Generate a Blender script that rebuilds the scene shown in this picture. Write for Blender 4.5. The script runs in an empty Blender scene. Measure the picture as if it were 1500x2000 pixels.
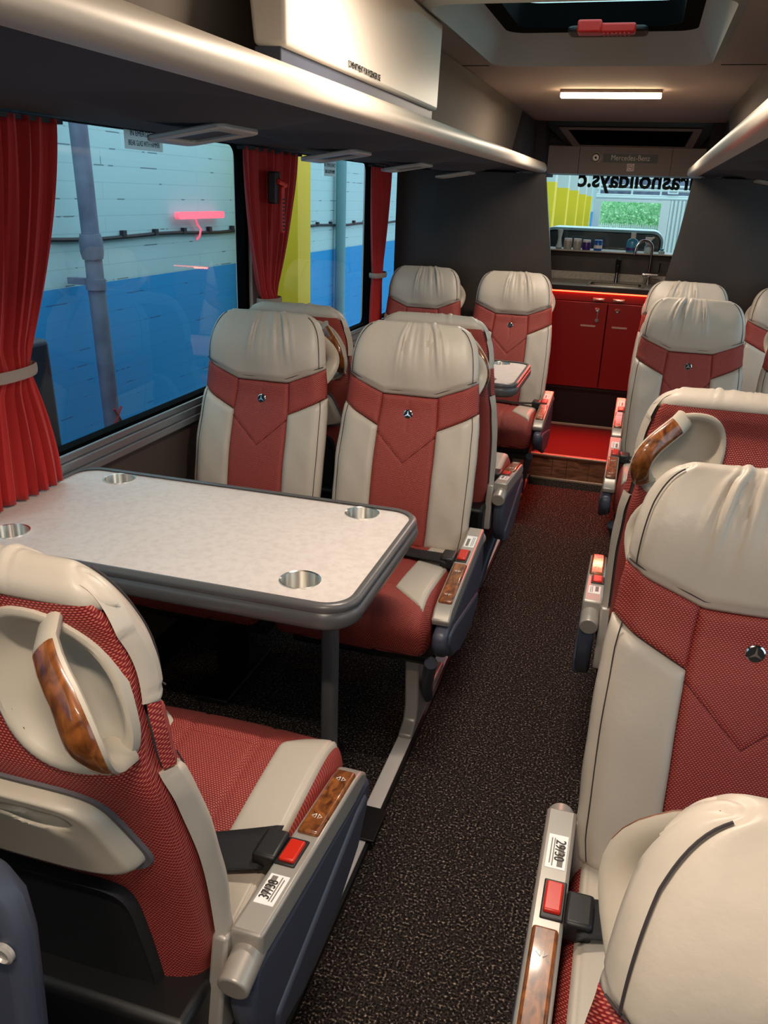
import bpy, bmesh, math, random
from mathutils import Vector, Matrix
random.seed(7)
PI = math.pi
SC = bpy.context.scene
COL = SC.collection

# ------------------------------------------------------------------ camera
cd = bpy.data.cameras.new('camera')
cam = bpy.data.objects.new('camera', cd)
COL.objects.link(cam)
SC.camera = cam
FPX = 1613.13
YAW, PIT, ROL = 0.279546888, 0.367824265, 0.0371728416
def cam_rows():
    cy, sy, cp, sp, cr, sr = math.cos(YAW), math.sin(YAW), math.cos(PIT), math.sin(PIT), math.cos(ROL), math.sin(ROL)
    B = Matrix(((1, 0, 0), (0, 0, -1), (0, 1, 0)))
    Rz = Matrix(((cy, sy, 0), (-sy, cy, 0), (0, 0, 1)))
    Rx = Matrix(((1, 0, 0), (0, cp, -sp), (0, sp, cp)))
    Rr = Matrix(((cr, -sr, 0), (sr, cr, 0), (0, 0, 1)))
    return Rr @ Rx @ B @ Rz
_M = cam_rows()
_r, _d, _f = Vector(_M[0]), Vector(_M[1]), Vector(_M[2])
_u, _b = -_d, -_f
cam.matrix_world = Matrix(((_r.x, _u.x, _b.x, 0), (_r.y, _u.y, _b.y, 0), (_r.z, _u.z, _b.z, 1.40), (0, 0, 0, 1)))
cd.sensor_fit = 'HORIZONTAL'
cd.sensor_width = 36.0
cd.lens = FPX / 1500.0 * 36.0
cd.clip_start = 0.02
cd.clip_end = 200

# ------------------------------------------------------------------ world, exposure, large lights
W = bpy.data.worlds.new('world')
SC.world = W
W.use_nodes = True
_bg = W.node_tree.nodes['Background']
_bg.inputs[0].default_value = (0.78, 0.90, 1.0, 1)
_bg.inputs[1].default_value = 2.1
SC.view_settings.view_transform = 'Standard'
SC.view_settings.look = 'None'
SC.view_settings.exposure = 0.0
SC.view_settings.gamma = 1.0
SC.view_settings.use_curve_mapping = False
CEIL_W = 10.5        # watts of one ceiling lamp
LED_W = 7.5         # red strip under the worktop
SPOT_W = 1.2        # red step light

# ------------------------------------------------------------------ materials
def lin(r, g, b):
    def c(x):
        x /= 255.0
        return x / 12.92 if x <= 0.04045 else ((x + 0.055) / 1.055) ** 2.4
    return (c(r), c(g), c(b), 1.0)
MATS = {}
def mat(name, rgb, rough=0.5, metal=0.0, coat=0.0, spec=0.5, bump=None, noise=None):
    """plain procedural material; bump=(scale,strength,dist); noise=(scale,rgb2,lo,hi)"""
    m = bpy.data.materials.new(name)
    m.use_nodes = True
    nt = m.node_tree
    p = nt.nodes['Principled BSDF']
    p.inputs['Base Color'].default_value = lin(*rgb)
    p.inputs['Roughness'].default_value = rough
    p.inputs['Metallic'].default_value = metal
    p.inputs['Coat Weight'].default_value = coat
    p.inputs['Specular IOR Level'].default_value = spec
    if bump or noise:
        tc = nt.nodes.new('ShaderNodeTexCoord')
    if noise:
        n = nt.nodes.new('ShaderNodeTexNoise')
        n.inputs['Scale'].default_value = noise[0]
        n.inputs['Detail'].default_value = 4
        nt.links.new(tc.outputs['Object'], n.inputs['Vector'])
        r = nt.nodes.new('ShaderNodeValToRGB')
        r.color_ramp.elements[0].position = noise[2]
        r.color_ramp.elements[1].position = noise[3]
        r.color_ramp.elements[0].color = lin(*rgb)
        r.color_ramp.elements[1].color = lin(*noise[1])
        nt.links.new(n.outputs['Fac'], r.inputs['Fac'])
        nt.links.new(r.outputs['Color'], p.inputs['Base Color'])
    if bump:
        n2 = nt.nodes.new('ShaderNodeTexNoise')
        n2.inputs['Scale'].default_value = bump[0]
        n2.inputs['Detail'].default_value = 5
        nt.links.new(tc.outputs['Object'], n2.inputs['Vector'])
        b = nt.nodes.new('ShaderNodeBump')
        b.inputs['Strength'].default_value = bump[1]
        b.inputs['Distance'].default_value = bump[2]
        nt.links.new(n2.outputs['Fac'], b.inputs['Height'])
        nt.links.new(b.outputs['Normal'], p.inputs['Normal'])
    MATS[name] = m
    return m
def emis(name, rgb, strength):
    m = bpy.data.materials.new(name)
    m.use_nodes = True
    p = m.node_tree.nodes['Principled BSDF']
    p.inputs['Base Color'].default_value = lin(*rgb)
    p.inputs['Emission Color'].default_value = lin(*rgb)
    p.inputs['Emission Strength'].default_value = strength
    MATS[name] = m
    return m
def mathn(nt, op, a, b=None, c=None):
    n = nt.nodes.new('ShaderNodeMath')
    n.operation = op
    for i, v in enumerate((a, b, c)):
        if v is None: continue
        if isinstance(v, (int, float)): n.inputs[i].default_value = v
        else: nt.links.new(v, n.inputs[i])
    return n.outputs[0]

mat('leather', (191, 179, 164), 0.42, spec=0.45, bump=(55, 0.18, 0.004))
mat('leather_piping', (186, 175, 162), 0.5)
mat('grey_lining', (92, 88, 92), 0.8, bump=(300, 0.3, 0.002))
mat('stitching', (52, 44, 46), 0.8)
mat('red_stitching', (88, 20, 22), 0.8)
mat('pale_plastic', (184, 173, 156), 0.42, bump=(400, 0.05, 0.001))
mat('silver_plastic', (172, 165, 156), 0.36, 0.35)
mat('slate_plastic', (66, 70, 84), 0.42)
mat('black_plastic', (20, 19, 20), 0.45)
mat('black_rubber', (13, 13, 14), 0.6)
mat('belt_webbing', (22, 21, 24), 0.7, bump=(500, 0.4, 0.002))
mat('mesh_pocket', (16, 15, 17), 0.75, bump=(350, 0.5, 0.002))
mat('buckle_red', (205, 40, 22), 0.3)
mat('chrome', (225, 225, 228), 0.12, 1.0)
mat('brushed_steel', (222, 214, 202), 0.22, 0.95)
mat('leg_metal', (178, 170, 162), 0.38, 0.3)
mat('rail_metal', (228, 220, 214), 0.4, 0.1)
mat('sticker_white', (244, 242, 238), 0.5)
mat('print_black', (24, 22, 22), 0.6)
mat('print_grey', (120, 112, 104), 0.6)
mat('print_pale', (250, 246, 236), 0.5)
mat('table_laminate', (226, 215, 208), 0.38, noise=(75, (217, 204, 197), 0.42, 0.66))
mat('table_edging', (92, 90, 90), 0.32)
mat('slate_lining', (52, 48, 52), 0.85, bump=(400, 0.3, 0.002))
mat('rack_lip', (190, 178, 162), 0.46, 0.10)
mat('rack_back', (112, 100, 88), 0.8)
mat('hatch_panel', (214, 204, 190), 0.4)
mat('ceiling_cloth', (182, 162, 148), 0.75, bump=(300, 0.15, 0.002))
mat('hatch_frame', (176, 180, 176), 0.5)
mat('wall_panel', (74, 62, 55), 0.6)
mat('pillar_grey', (196, 188, 182), 0.6)
mat('gasket', (8, 8, 9), 0.9, spec=0.05)
mat('bulkhead_dark', (50, 45, 42), 0.32, noise=(5, (62, 54, 49), 0.4, 0.7))
mat('bulkhead_edge', (20, 18, 18), 0.4)
mat('cabinet_red', (138, 22, 20), 0.32)
mat('worktop', (188, 180, 166), 0.4, noise=(60, (170, 160, 148), 0.4, 0.65))
mat('header_panel', (146, 132, 128), 0.5)
mat('sign_dark', (26, 20, 20), 0.4)
mat('red_carpet', (132, 14, 16), 0.95, noise=(260, (92, 8, 10), 0.4, 0.6), bump=(260, 1.0, 0.006))
mat('step_trim', (196, 170, 150), 0.35, 0.4)
mat('hammer_red', (214, 36, 26), 0.4)
mat('hammer_body', (36, 20, 20), 0.5)
mat('white_wall', (190, 212, 212), 0.9)
mat('yellow_paint', (236, 200, 24), 0.6)
mat('pale_paint', (200, 206, 200), 0.7)
mat('pipe_grey', (116, 126, 146), 0.6, noise=(7, (84, 92, 112), 0.35, 0.7))
mat('teal_pipe', (104, 150, 158), 0.6)
mat('cable_black', (24, 30, 40), 0.6)
mat('concrete', (120, 122, 122), 0.9, noise=(3, (96, 98, 100), 0.4, 0.7))
mat('blue_bottle', (70, 160, 205), 0.25)
mat('purple_can', (70, 42, 130), 0.35)
mat('blue_can', (40, 110, 200), 0.3)
mat('grey_can', (176, 172, 166), 0.35)
mat('white_cap', (232, 234, 232), 0.4)
mat('clear_plastic', (196, 218, 222), 0.15)
mat('case_dark', (34, 38, 46), 0.35)
mat('case_rim', (170, 200, 210), 0.4)
mat('hedge', (110, 190, 120), 0.8, noise=(3, (190, 235, 190), 0.35, 0.65))
mat('fence_pale', (200, 214, 210), 0.6)
mat('box_dark', (40, 46, 60), 0.6)
mat('red_tape', (150, 30, 40), 0.6)
mat('tieback', (150, 132, 120), 0.7)
mat('alloy_sill', (150, 152, 156), 0.34, 0.7)
mat('text_green', (14, 34, 22), 0.6)
def aniso():
    m = mat('cup_steel', (246, 242, 234), 0.38, 1.0)
    nt = m.node_tree
    p = nt.nodes['Principled BSDF']
    p.inputs['Anisotropic'].default_value = 0.97
    p.inputs['Anisotropic Rotation'].default_value = 0.25
    tg = nt.nodes.new('ShaderNodeTangent')
    tg.direction_type = 'RADIAL'
    tg.axis = 'Z'
    nt.links.new(tg.outputs[0], p.inputs['Tangent'])
aniso()
emis('lamp_diffuser', (255, 226, 180), 22.0)
emis('led_red', (255, 70, 40), 9.0)
emis('streak_red', (255, 104, 124), 1.1)  # glow colour of the imitated window reflection

def film():
    m = mat('sticker_film', (246, 244, 240), 0.5)
    nt = m.node_tree
    p = nt.nodes['Principled BSDF']
    tl = nt.nodes.new('ShaderNodeBsdfTranslucent')
    tl.inputs[0].default_value = lin(246, 244, 240)
    mx = nt.nodes.new('ShaderNodeMixShader')
    mx.inputs[0].default_value = 0.5
    nt.links.new(p.outputs[0], mx.inputs[1])
    nt.links.new(tl.outputs[0], mx.inputs[2])
    nt.links.new(mx.outputs[0], nt.nodes['Material Output'].inputs[0])
film()

def weave():
    m = bpy.data.materials.new('red_weave')
    m.use_nodes = True
    nt = m.node_tree
    p = nt.nodes['Principled BSDF']
    tc = nt.nodes.new('ShaderNodeTexCoord')
    sp = nt.nodes.new('ShaderNodeSeparateXYZ')
    nt.links.new(tc.outputs['Object'], sp.inputs[0])
    v = mathn(nt, 'ADD', mathn(nt, 'ADD', sp.outputs['Z'], sp.outputs['Y']), 10.0)
    row = mathn(nt, 'MULTIPLY', v, 1 / 0.0034)
    rid = mathn(nt, 'FLOOR', row)
    rf = mathn(nt, 'FRACT', row)
    off = mathn(nt, 'MULTIPLY', mathn(nt, 'MODULO', rid, 2.0), 0.5)
    cx = mathn(nt, 'FRACT', mathn(nt, 'ADD', mathn(nt, 'MULTIPLY', sp.outputs['X'], 1 / 0.0048), off))
    a = mathn(nt, 'SINE', mathn(nt, 'MULTIPLY', rf, PI))
    b = mathn(nt, 'SINE', mathn(nt, 'MULTIPLY', cx, PI))
    h = mathn(nt, 'MULTIPLY', a, mathn(nt, 'POWER', b, 0.7))
    r = nt.nodes.new('ShaderNodeValToRGB')
    r.color_ramp.elements[0].position = 0.45
    r.color_ramp.elements[1].position = 0.92
    r.color_ramp.elements[0].color = lin(126, 22, 26)
    r.color_ramp.elements[1].color = lin(206, 112, 92)
    nt.links.new(h, r.inputs['Fac'])
    nt.links.new(r.outputs['Color'], p.inputs['Base Color'])
    bp = nt.nodes.new('ShaderNodeBump')
    bp.inputs['Strength'].default_value = 0.6
    bp.inputs['Distance'].default_value = 0.001
    nt.links.new(h, bp.inputs['Height'])
    nt.links.new(bp.outputs['Normal'], p.inputs['Normal'])
    p.inputs['Roughness'].default_value = 0.55
    MATS['red_weave'] = m
weave()

def wood(name, c1, c2, rough, scale, coat):
    m = bpy.data.materials.new(name)
    m.use_nodes = True
    nt = m.node_tree
    p = nt.nodes['Principled BSDF']
    tc = nt.nodes.new('ShaderNodeTexCoord')
    mp = nt.nodes.new('ShaderNodeMapping')
    mp.inputs['Scale'].default_value = scale
    nt.links.new(tc.outputs['Object'], mp.inputs['Vector'])
    n = nt.nodes.new('ShaderNodeTexNoise')
    n.inputs['Scale'].default_value = 1.0
    n.inputs['Detail'].default_value = 6
    n.inputs['Distortion'].default_value = 1.2
    nt.links.new(mp.outputs[0], n.inputs['Vector'])
    r = nt.nodes.new('ShaderNodeValToRGB')
    r.color_ramp.elements[0].position = 0.32
    r.color_ramp.elements[1].position = 0.68
    r.color_ramp.elements[0].color = lin(*c1)
    r.color_ramp.elements[1].color = lin(*c2)
    nt.links.new(n.outputs['Fac'], r.inputs['Fac'])
    nt.links.new(r.outputs['Color'], p.inputs['Base Color'])
    p.inputs['Roughness'].default_value = rough
    p.inputs['Coat Weight'].default_value = coat
    p.inputs['Coat Roughness'].default_value = 0.06
    MATS[name] = m
wood('burl_wood', (72, 32, 10), (158, 92, 40), 0.3, (60, 34, 34), 0.8)
wood('oak_riser', (92, 56, 38), (156, 106, 76), 0.4, (9, 2, 60), 0.3)

def carpet():
    m = bpy.data.materials.new('dark_carpet')
    m.use_nodes = True
    nt = m.node_tree
    p = nt.nodes['Principled BSDF']
    p.inputs['Roughness'].default_value = 1.0
    p.inputs['Specular IOR Level'].default_value = 0.1
    tc = nt.nodes.new('ShaderNodeTexCoord')
    n = nt.nodes.new('ShaderNodeTexNoise')
    n.inputs['Scale'].default_value = 190
    n.inputs['Detail'].default_value = 3
    nt.links.new(tc.outputs['Object'], n.inputs['Vector'])
    r = nt.nodes.new('ShaderNodeValToRGB')
    e = r.color_ramp.elements
    e[0].position = 0.40; e[0].color = lin(22, 19, 19)
    e[1].position = 0.74; e[1].color = lin(196, 176, 158)
    k = e.new(0.58); k.color = lin(62, 54, 50)
    nt.links.new(n.outputs['Fac'], r.inputs['Fac'])
    nt.links.new(r.outputs['Color'], p.inputs['Base Color'])
    b = nt.nodes.new('ShaderNodeBump')
    b.inputs['Strength'].default_value = 1.0
    b.inputs['Distance'].default_value = 0.006
    nt.links.new(n.outputs['Fac'], b.inputs['Height'])
    nt.links.new(b.outputs['Normal'], p.inputs['Normal'])
    MATS['dark_carpet'] = m
carpet()

def brick(name, rgb, mortar):
    m = bpy.data.materials.new(name)
    m.use_nodes = True
    nt = m.node_tree
    p = nt.nodes['Principled BSDF']
    p.inputs['Roughness'].default_value = 0.75
    tc = nt.nodes.new('ShaderNodeTexCoord')
    sp = nt.nodes.new('ShaderNodeSeparateXYZ')
    nt.links.new(tc.outputs['Object'], sp.inputs[0])
    cb = nt.nodes.new('ShaderNodeCombineXYZ')
    nt.links.new(sp.outputs['Y'], cb.inputs['X'])
    nt.links.new(sp.outputs['Z'], cb.inputs['Y'])
    br = nt.nodes.new('ShaderNodeTexBrick')
    br.inputs['Scale'].default_value = 1.0
    br.inputs['Brick Width'].default_value = 1.9
    br.inputs['Row Height'].default_value = 0.078
    br.inputs['Mortar Size'].default_value = 0.0032
    nt.links.new(cb.outputs[0], br.inputs['Vector'])
    no = nt.nodes.new('ShaderNodeTexNoise')
    no.inputs['Scale'].default_value = 5.0
    no.inputs['Detail'].default_value = 3
    nt.links.new(cb.outputs[0], no.inputs['Vector'])
    gate = mathn(nt, 'GREATER_THAN', no.outputs['Fac'], 0.60)
    fac = mathn(nt, 'MULTIPLY', br.outputs['Fac'], mathn(nt, 'ADD', mathn(nt, 'MULTIPLY', gate, 0.7), 0.16))
    mx = nt.nodes.new('ShaderNodeMix')
    mx.data_type = 'RGBA'
    nt.links.new(fac, mx.inputs[0])
    mx.inputs[6].default_value = lin(*rgb)
    mx.inputs[7].default_value = lin(*mortar)
    nt.links.new(mx.outputs[2], p.inputs['Base Color'])
    MATS[name] = m
brick('brick_white', (176, 214, 218), (84, 110, 120))
brick('brick_blue', (12, 148, 214), (8, 92, 146))

def glass(name, tint, ior=1.45, rough=0.0):
    m = bpy.data.materials.new(name)
    m.use_nodes = True
    nt = m.node_tree
    nt.nodes.remove(nt.nodes['Principled BSDF'])
    out = nt.nodes['Material Output']
    t = nt.nodes.new('ShaderNodeBsdfTransparent')
    t.inputs[0].default_value = (*tint, 1)
    g = nt.nodes.new('ShaderNodeBsdfGlossy')
    g.inputs['Roughness'].default_value = rough
    fr = nt.nodes.new('ShaderNodeFresnel')
    fr.inputs['IOR'].default_value = ior
    mx = nt.nodes.new('ShaderNodeMixShader')
    ge = nt.nodes.new('ShaderNodeNewGeometry')
    fac = mathn(nt, 'MULTIPLY', fr.outputs[0], mathn(nt, 'SUBTRACT', 1.0, ge.outputs['Backfacing']))
    nt.links.new(fac, mx.inputs[0])
    nt.links.new(t.outputs[0], mx.inputs[1])
    nt.links.new(g.outputs[0], mx.inputs[2])
    nt.links.new(mx.outputs[0], out.inputs[0])
    MATS[name] = m
glass('tinted_glass', (0.84, 0.91, 0.93))
glass('rear_glass', (0.90, 0.98, 0.98))
glass('hatch_glass', (0.75, 0.92, 0.90))

def curtain_mat():
    mat('curtain_red', (176, 22, 18), 0.8, bump=(260, 0.25, 0.002))
    p = MATS['curtain_red'].node_tree.nodes['Principled BSDF']
    p.inputs['Sheen Weight'].default_value = 0.2
curtain_mat()

# ------------------------------------------------------------------ mesh helpers
def link(name, me, parent=None, kind=None):
    o = bpy.data.objects.new(name, me)
    COL.objects.link(o)
    if parent is not None: o.parent = parent
    if kind: o['kind'] = kind
    return o
def mesh(name, vf, m, parent=None, smooth=True, bevel=0.0, kind=None, mirror=False, angle=40):
    verts, faces = vf
    if mirror:
        verts = [(-x, y, z) for x, y, z in verts]
        faces = [tuple(reversed(f)) for f in faces]
    me = bpy.data.meshes.new(name)
    me.from_pydata([tuple(v) for v in verts], [], faces)
    me.materials.append(MATS[m])
    me.update()
    if smooth:
        me.shade_smooth() if hasattr(me, 'shade_smooth') else None
        try: me.set_sharp_from_angle(angle=math.radians(angle))
        except Exception: pass
    o = link(name, me, parent, kind)
    if bevel > 0:
        b = o.modifiers.new('bevel', 'BEVEL')
        b.width = bevel
        b.segments = 3
        b.limit_method = 'ANGLE'
        b.angle_limit = math.radians(35)
    return o
def thing(name, label, cat, loc=(0, 0, 0), rz=0.0, group=None):
    o = bpy.data.objects.new(name, None)
    o.empty_display_size = 0.1
    COL.objects.link(o)
    o.location = loc
    o.rotation_euler = (0, 0, rz)
    tag(o, label, cat, group)
    return o
def tag(o, label, cat, group=None):
    o['label'] = label
    o['category'] = cat
    if group: o['group'] = group
    return o
def join(*vfs):
    V, Fc = [], []
    for v, f in vfs:
        n = len(V)
        V += [tuple(p) for p in v]
        Fc += [tuple(i + n for i in q) for q in f]
    return V, Fc
def box(x0, x1, y0, y1, z0, z1):
    v = [(x, y, z) for z in (z0, z1) for y in (y0, y1) for x in (x0, x1)]
    f = [(0, 2, 3, 1), (4, 5, 7, 6), (0, 1, 5, 4), (2, 6, 7, 3), (0, 4, 6, 2), (1, 3, 7, 5)]
    return v, f
def hexa(p):
    """8 points: bottom ring (4, ccw seen from above) then top ring"""
    return p, [(3, 2, 1, 0), (4, 5, 6, 7), (0, 1, 5, 4), (1, 2, 6, 5), (2, 3, 7, 6), (3, 0, 4, 7)]
def prism(out, axis, a0, a1):
    """outline (list of 2D points, ccw) extruded along axis"""
    n = len(out)
    def P(p, a):
        if axis == 'x': return (a, p[0], p[1])
        if axis == 'y': return (p[0], a, p[1])
        return (p[0], p[1], a)
    ar = sum(out[i][0] * out[(i + 1) % n][1] - out[(i + 1) % n][0] * out[i][1] for i in range(n))
    if ar < 0: out = out[::-1]
    v = [P(p, a0) for p in out] + [P(p, a1) for p in out]
    f = [tuple(range(n - 1, -1, -1)), tuple(range(n, 2 * n))]
    for i in range(n):
        j = (i + 1) % n
        f.append((i, j, n + j, n + i))
    if axis == 'y': f = [tuple(reversed(q)) for q in f]
    return v, f
def tube(pts, r, n=10, flat=(1.0, 1.0), up=None, cap=True):
    pts = [Vector(p) for p in pts]
    V, Fc = [], []
    N = len(pts)
    prev = None
    for i, p in enumerate(pts):
        t = (pts[min(i + 1, N - 1)] - pts[max(i - 1, 0)]).normalized()
        ref = Vector(up) if up else (Vector((0, 0, 1)) if abs(t.z) < 0.95 else Vector((1, 0, 0)))
        if prev is not None and not up:
            ref = prev
        b = t.cross(ref)
        if b.length < 1e-6: b = t.cross(Vector((0, 1, 0)))
        b.normalize()
        nn = b.cross(t).normalized()
        prev = nn
        rr = r[i] if isinstance(r, (list, tuple)) else r
        for k in range(n):
            a = 2 * PI * k / n
            V.append(p + b * (math.cos(a) * rr * flat[0]) + nn * (math.sin(a) * rr * flat[1]))
    for i in range(N - 1):
        for k in range(n):
            k2 = (k + 1) % n
            Fc.append((i * n + k, i * n + k2, (i + 1) * n + k2, (i + 1) * n + k))
    if cap:
        Fc.append(tuple(range(n - 1, -1, -1)))
        Fc.append(tuple((N - 1) * n + k for k in range(n)))
    return V, Fc
def lathe(prof, c=(0, 0, 0), n=28):
    """prof: (r,z) from bottom to top, around the z axis"""
    V, Fc = [], []
    for r, z in prof:
        for k in range(n):
            a = 2 * PI * k / n
            V.append((c[0] + r * math.cos(a), c[1] + r * math.sin(a), c[2] + z))
    for i in range(len(prof) - 1):
        for k in range(n):
            k2 = (k + 1) % n
            Fc.append((i * n + k, i * n + k2, (i + 1) * n + k2, (i + 1) * n + k))
    Fc.append(tuple(range(n - 1, -1, -1)))
    Fc.append(tuple((len(prof) - 1) * n + k for k in range(n)))
    return V, Fc
def xform(vf, M):
    return [tuple(M @ Vector(p)) for p in vf[0]], vf[1]
def gridf(fn, nu, nv):
    V = [fn(i / nu, j / nv) for j in range(nv + 1) for i in range(nu + 1)]
    Fc = [(j * (nu + 1) + i, j * (nu + 1) + i + 1, (j + 1) * (nu + 1) + i + 1, (j + 1) * (nu + 1) + i) for j in range(nv) for i in range(nu)]
    return V, Fc
def rrect(x0, x1, y0, y1, r, n=6):
    pts = []
    for cx, cy, a0 in ((x1 - r, y1 - r, 0), (x0 + r, y1 - r, 90), (x0 + r, y0 + r, 180), (x1 - r, y0 + r, 270)):
        for k in range(n + 1):
            a = math.radians(a0 + 90 * k / n)
            pts.append((cx + r * math.cos(a), cy + r * math.sin(a)))
    return pts
def ringprism(outer, inner, axis, a0, a1):
    n = len(outer)
    def P(p, a):
        if axis == 'x': return (a, p[0], p[1])
        if axis == 'y': return (p[0], a, p[1])
        return (p[0], p[1], a)
    v = [P(p, a0) for p in outer] + [P(p, a0) for p in inner] + [P(p, a1) for p in outer] + [P(p, a1) for p in inner]
    f = []
    for i in range(n):
        j = (i + 1) % n
        f += [(i, n + i, n + j, j), (2 * n + i, 2 * n + j, 3 * n + j, 3 * n + i), (i, j, 2 * n + j, 2 * n + i), (n + j, n + i, 3 * n + i, 3 * n + j)]
    if axis == 'y': f = [tuple(reversed(q)) for q in f]
    return v, f
def interp(tab, x):
    if x <= tab[0][0]: return tab[0][1]
    for (a, b), (c, d) in zip(tab, tab[1:]):
        if x <= c:
            t = (x - a) / (c - a)
            t = t * t * (3 - 2 * t)
            return b + (d - b) * t
    return tab[-1][1]
def catmull(P, n):
    P = [Vector(p) for p in P]
    Q = [2 * P[0] - P[1]] + P + [2 * P[-1] - P[-2]]
    out = []
    for i in range(1, len(Q) - 2):
        for k in range(n):
            t = k / n
            a, b, c, d = Q[i - 1], Q[i], Q[i + 1], Q[i + 2]
            out.append(0.5 * ((2 * b) + (c - a) * t + (2 * a - 5 * b + 4 * c - d) * t * t + (3 * b - a - 3 * c + d) * t ** 3))
    out.append(P[-1])
    return out
def text_mesh(name, body, size, m, parent, M, extrude=0.0004, align='CENTER', kind=None, sx=1.0, bold=0.0):
    cu = bpy.data.curves.new(name, 'FONT')
    cu.body = body
    cu.size = size
    cu.extrude = extrude
    cu.align_x = align
    cu.align_y = 'CENTER'
    cu.resolution_u = 3
    cu.offset = bold
    to = bpy.data.objects.new(name, cu)
    COL.objects.link(to)
    dg = bpy.context.evaluated_depsgraph_get()
    me = bpy.data.meshes.new_from_object(to.evaluated_get(dg))
    bpy.data.objects.remove(to)
    bpy.data.curves.remove(cu)
    me.transform(M @ Matrix.Diagonal((sx, 1, 1, 1)))
    me.materials.clear()
    me.materials.append(MATS[m])
    return link(name, me, parent, kind)
def frame_M(o, x, y):
    """matrix whose local x,y axes are the given directions, origin o"""
    x = Vector(x).normalized(); y = Vector(y).normalized()
    y = (y - x * y.dot(x)).normalized()
    z = x.cross(y)
    return Matrix(((x.x, y.x, z.x, o[0]), (x.y, y.y, z.y, o[1]), (x.z, y.z, z.z, o[2]), (0, 0, 0, 1)))
def area(name, loc, rot, sx, sy, watts, rgb, parent=None, spread=PI):
    ld = bpy.data.lights.new(name, 'AREA')
    ld.shape = 'RECTANGLE'
    ld.size = sx
    ld.size_y = sy
    ld.energy = watts
    ld.color = rgb
    ld.spread = spread
    o = bpy.data.objects.new(name, ld)
    COL.objects.link(o)
    o.location = loc
    o.rotation_euler = rot
    if parent is not None: o.parent = parent
    return o
def struct(name, vf, m, smooth=False, bevel=0.0, parent=None):
    return mesh(name, vf, m, parent, smooth, bevel, None if parent else 'structure')

# ================================================================== SETTING
CX = -0.18                 # middle of the coach
XL, XR = -1.28, 0.92       # inner faces of the side walls
ZC = 1.80                  # ceiling
YB = -1.6                  # front end, behind the camera
YK = 4.35                  # bulkheads
YC = 4.95                  # kitchen cabinet fronts
YW = 5.50                  # rear window

struct('floor', box(XL - 0.1, XR + 0.1, YB, 4.30, -0.06, 0.0), 'dark_carpet')
struct('wall_front', box(XL - 0.1, XR + 0.1, YB - 0.05, YB, -0.06, ZC + 0.05), 'wall_panel')
# side walls: panel under the windows, pillars, head strip
PIL = [(YB, -1.2), (-0.02, 0.14), (1.28, 1.44), (2.70, 2.86), (4.10, 4.26), (5.2, 5.62)]
def side_wall(side):
    s = -1 if side == 'left' else 1
    xi = XL if s < 0 else XR
    a, b = sorted((xi, xi + s * 0.06))
    struct('wall_' + side, box(a, b, YB, 5.62, -0.06, 0.72), 'wall_panel')
    struct('wall_' + side + '_head', box(a, b, YB, 5.62, 1.535, ZC + 0.05), 'slate_lining')
    for i, (y0, y1) in enumerate(PIL):
        struct('trim_%d' % (i + (1 if s < 0 else 11)), box(a, b, y0, y1, 0.72, 1.535), 'pillar_grey')
    # alloy sill with two ridges
    sill = join(box(*sorted((xi, xi - s * 0.028)), YB, 4.34, 0.722, 0.742), box(*sorted((xi, xi - s * 0.020)), YB, 4.34, 0.742, 0.764), box(*sorted((xi, xi - s * 0.010)), YB, 4.34, 0.764, 0.782))
    struct('baseboard_' + side, sill, 'alloy_sill', bevel=0.003)
    strip = join(box(*sorted((xi, xi - s * 0.006)), YB, 4.34, 0.50, 0.506), box(*sorted((xi, xi - s * 0.02)), YB, 4.34, 0.0, 0.09))
    struct('trim_%d' % (7 if s < 0 else 17), strip, 'black_plastic')
    k = 1 if s < 0 else 7
    for (y0, y1) in [(PIL[i][1], PIL[i + 1][0]) for i in range(len(PIL) - 1)]:
        g = 0.025
        w = struct('window_%d' % k, box(*sorted((xi + s * 0.030, xi + s * 0.034)), y0, y1, 0.72, 1.54), 'tinted_glass')
        rp = ringprism(rrect(y0 - 0.002, y1 + 0.002, 0.715, 1.545, 0.01), rrect(y0 + g, y1 - g, 0.785, 1.53, 0.04), 'x', *sorted((xi + s * 0.012, xi + s * 0.045)))
        struct('window_gasket', rp, 'gasket', parent=w)
        k += 1
side_wall('left')
side_wall('right')

# ceiling with the opening for the roof hatch
HX0, HX1, HY0, HY1 = -0.53, 0.12, 2.02, 2.93
def ceiling():
    x0, x1, y0, y1 = -0.68, 0.32, YB, 5.02
    parts = [box(x0, HX0, y0, y1, ZC, ZC + 0.03), box(HX1, x1, y0, y1, ZC, ZC + 0.03), box(HX0, HX1, y0, HY0, ZC, ZC + 0.03), box(HX0, HX1, HY1, y1, ZC, ZC + 0.03)]
    # panel joints: slim raised battens
    struct('ceiling', join(*parts), 'ceiling_cloth')
    struct('ceiling_outer', join(box(XL - 0.06, x0, y0, 5.62, ZC, ZC + 0.03), box(x1, XR + 0.06, y0, 5.62, ZC, ZC + 0.03), box(x0, x1, 5.02, 5.62, ZC + 0.03, ZC + 0.06)), 'slate_lining')
    j = []
    for y in (HY1 + 0.06,):
        j += [box(-0.68, HX0 - 0.03, y, y + 0.004, ZC - 0.002, ZC), box(HX1 + 0.03, 0.28, y, y + 0.004, ZC - 0.002, ZC)]
    struct('trim_21', join(*j), 'black_plastic')
ceiling()

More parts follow.
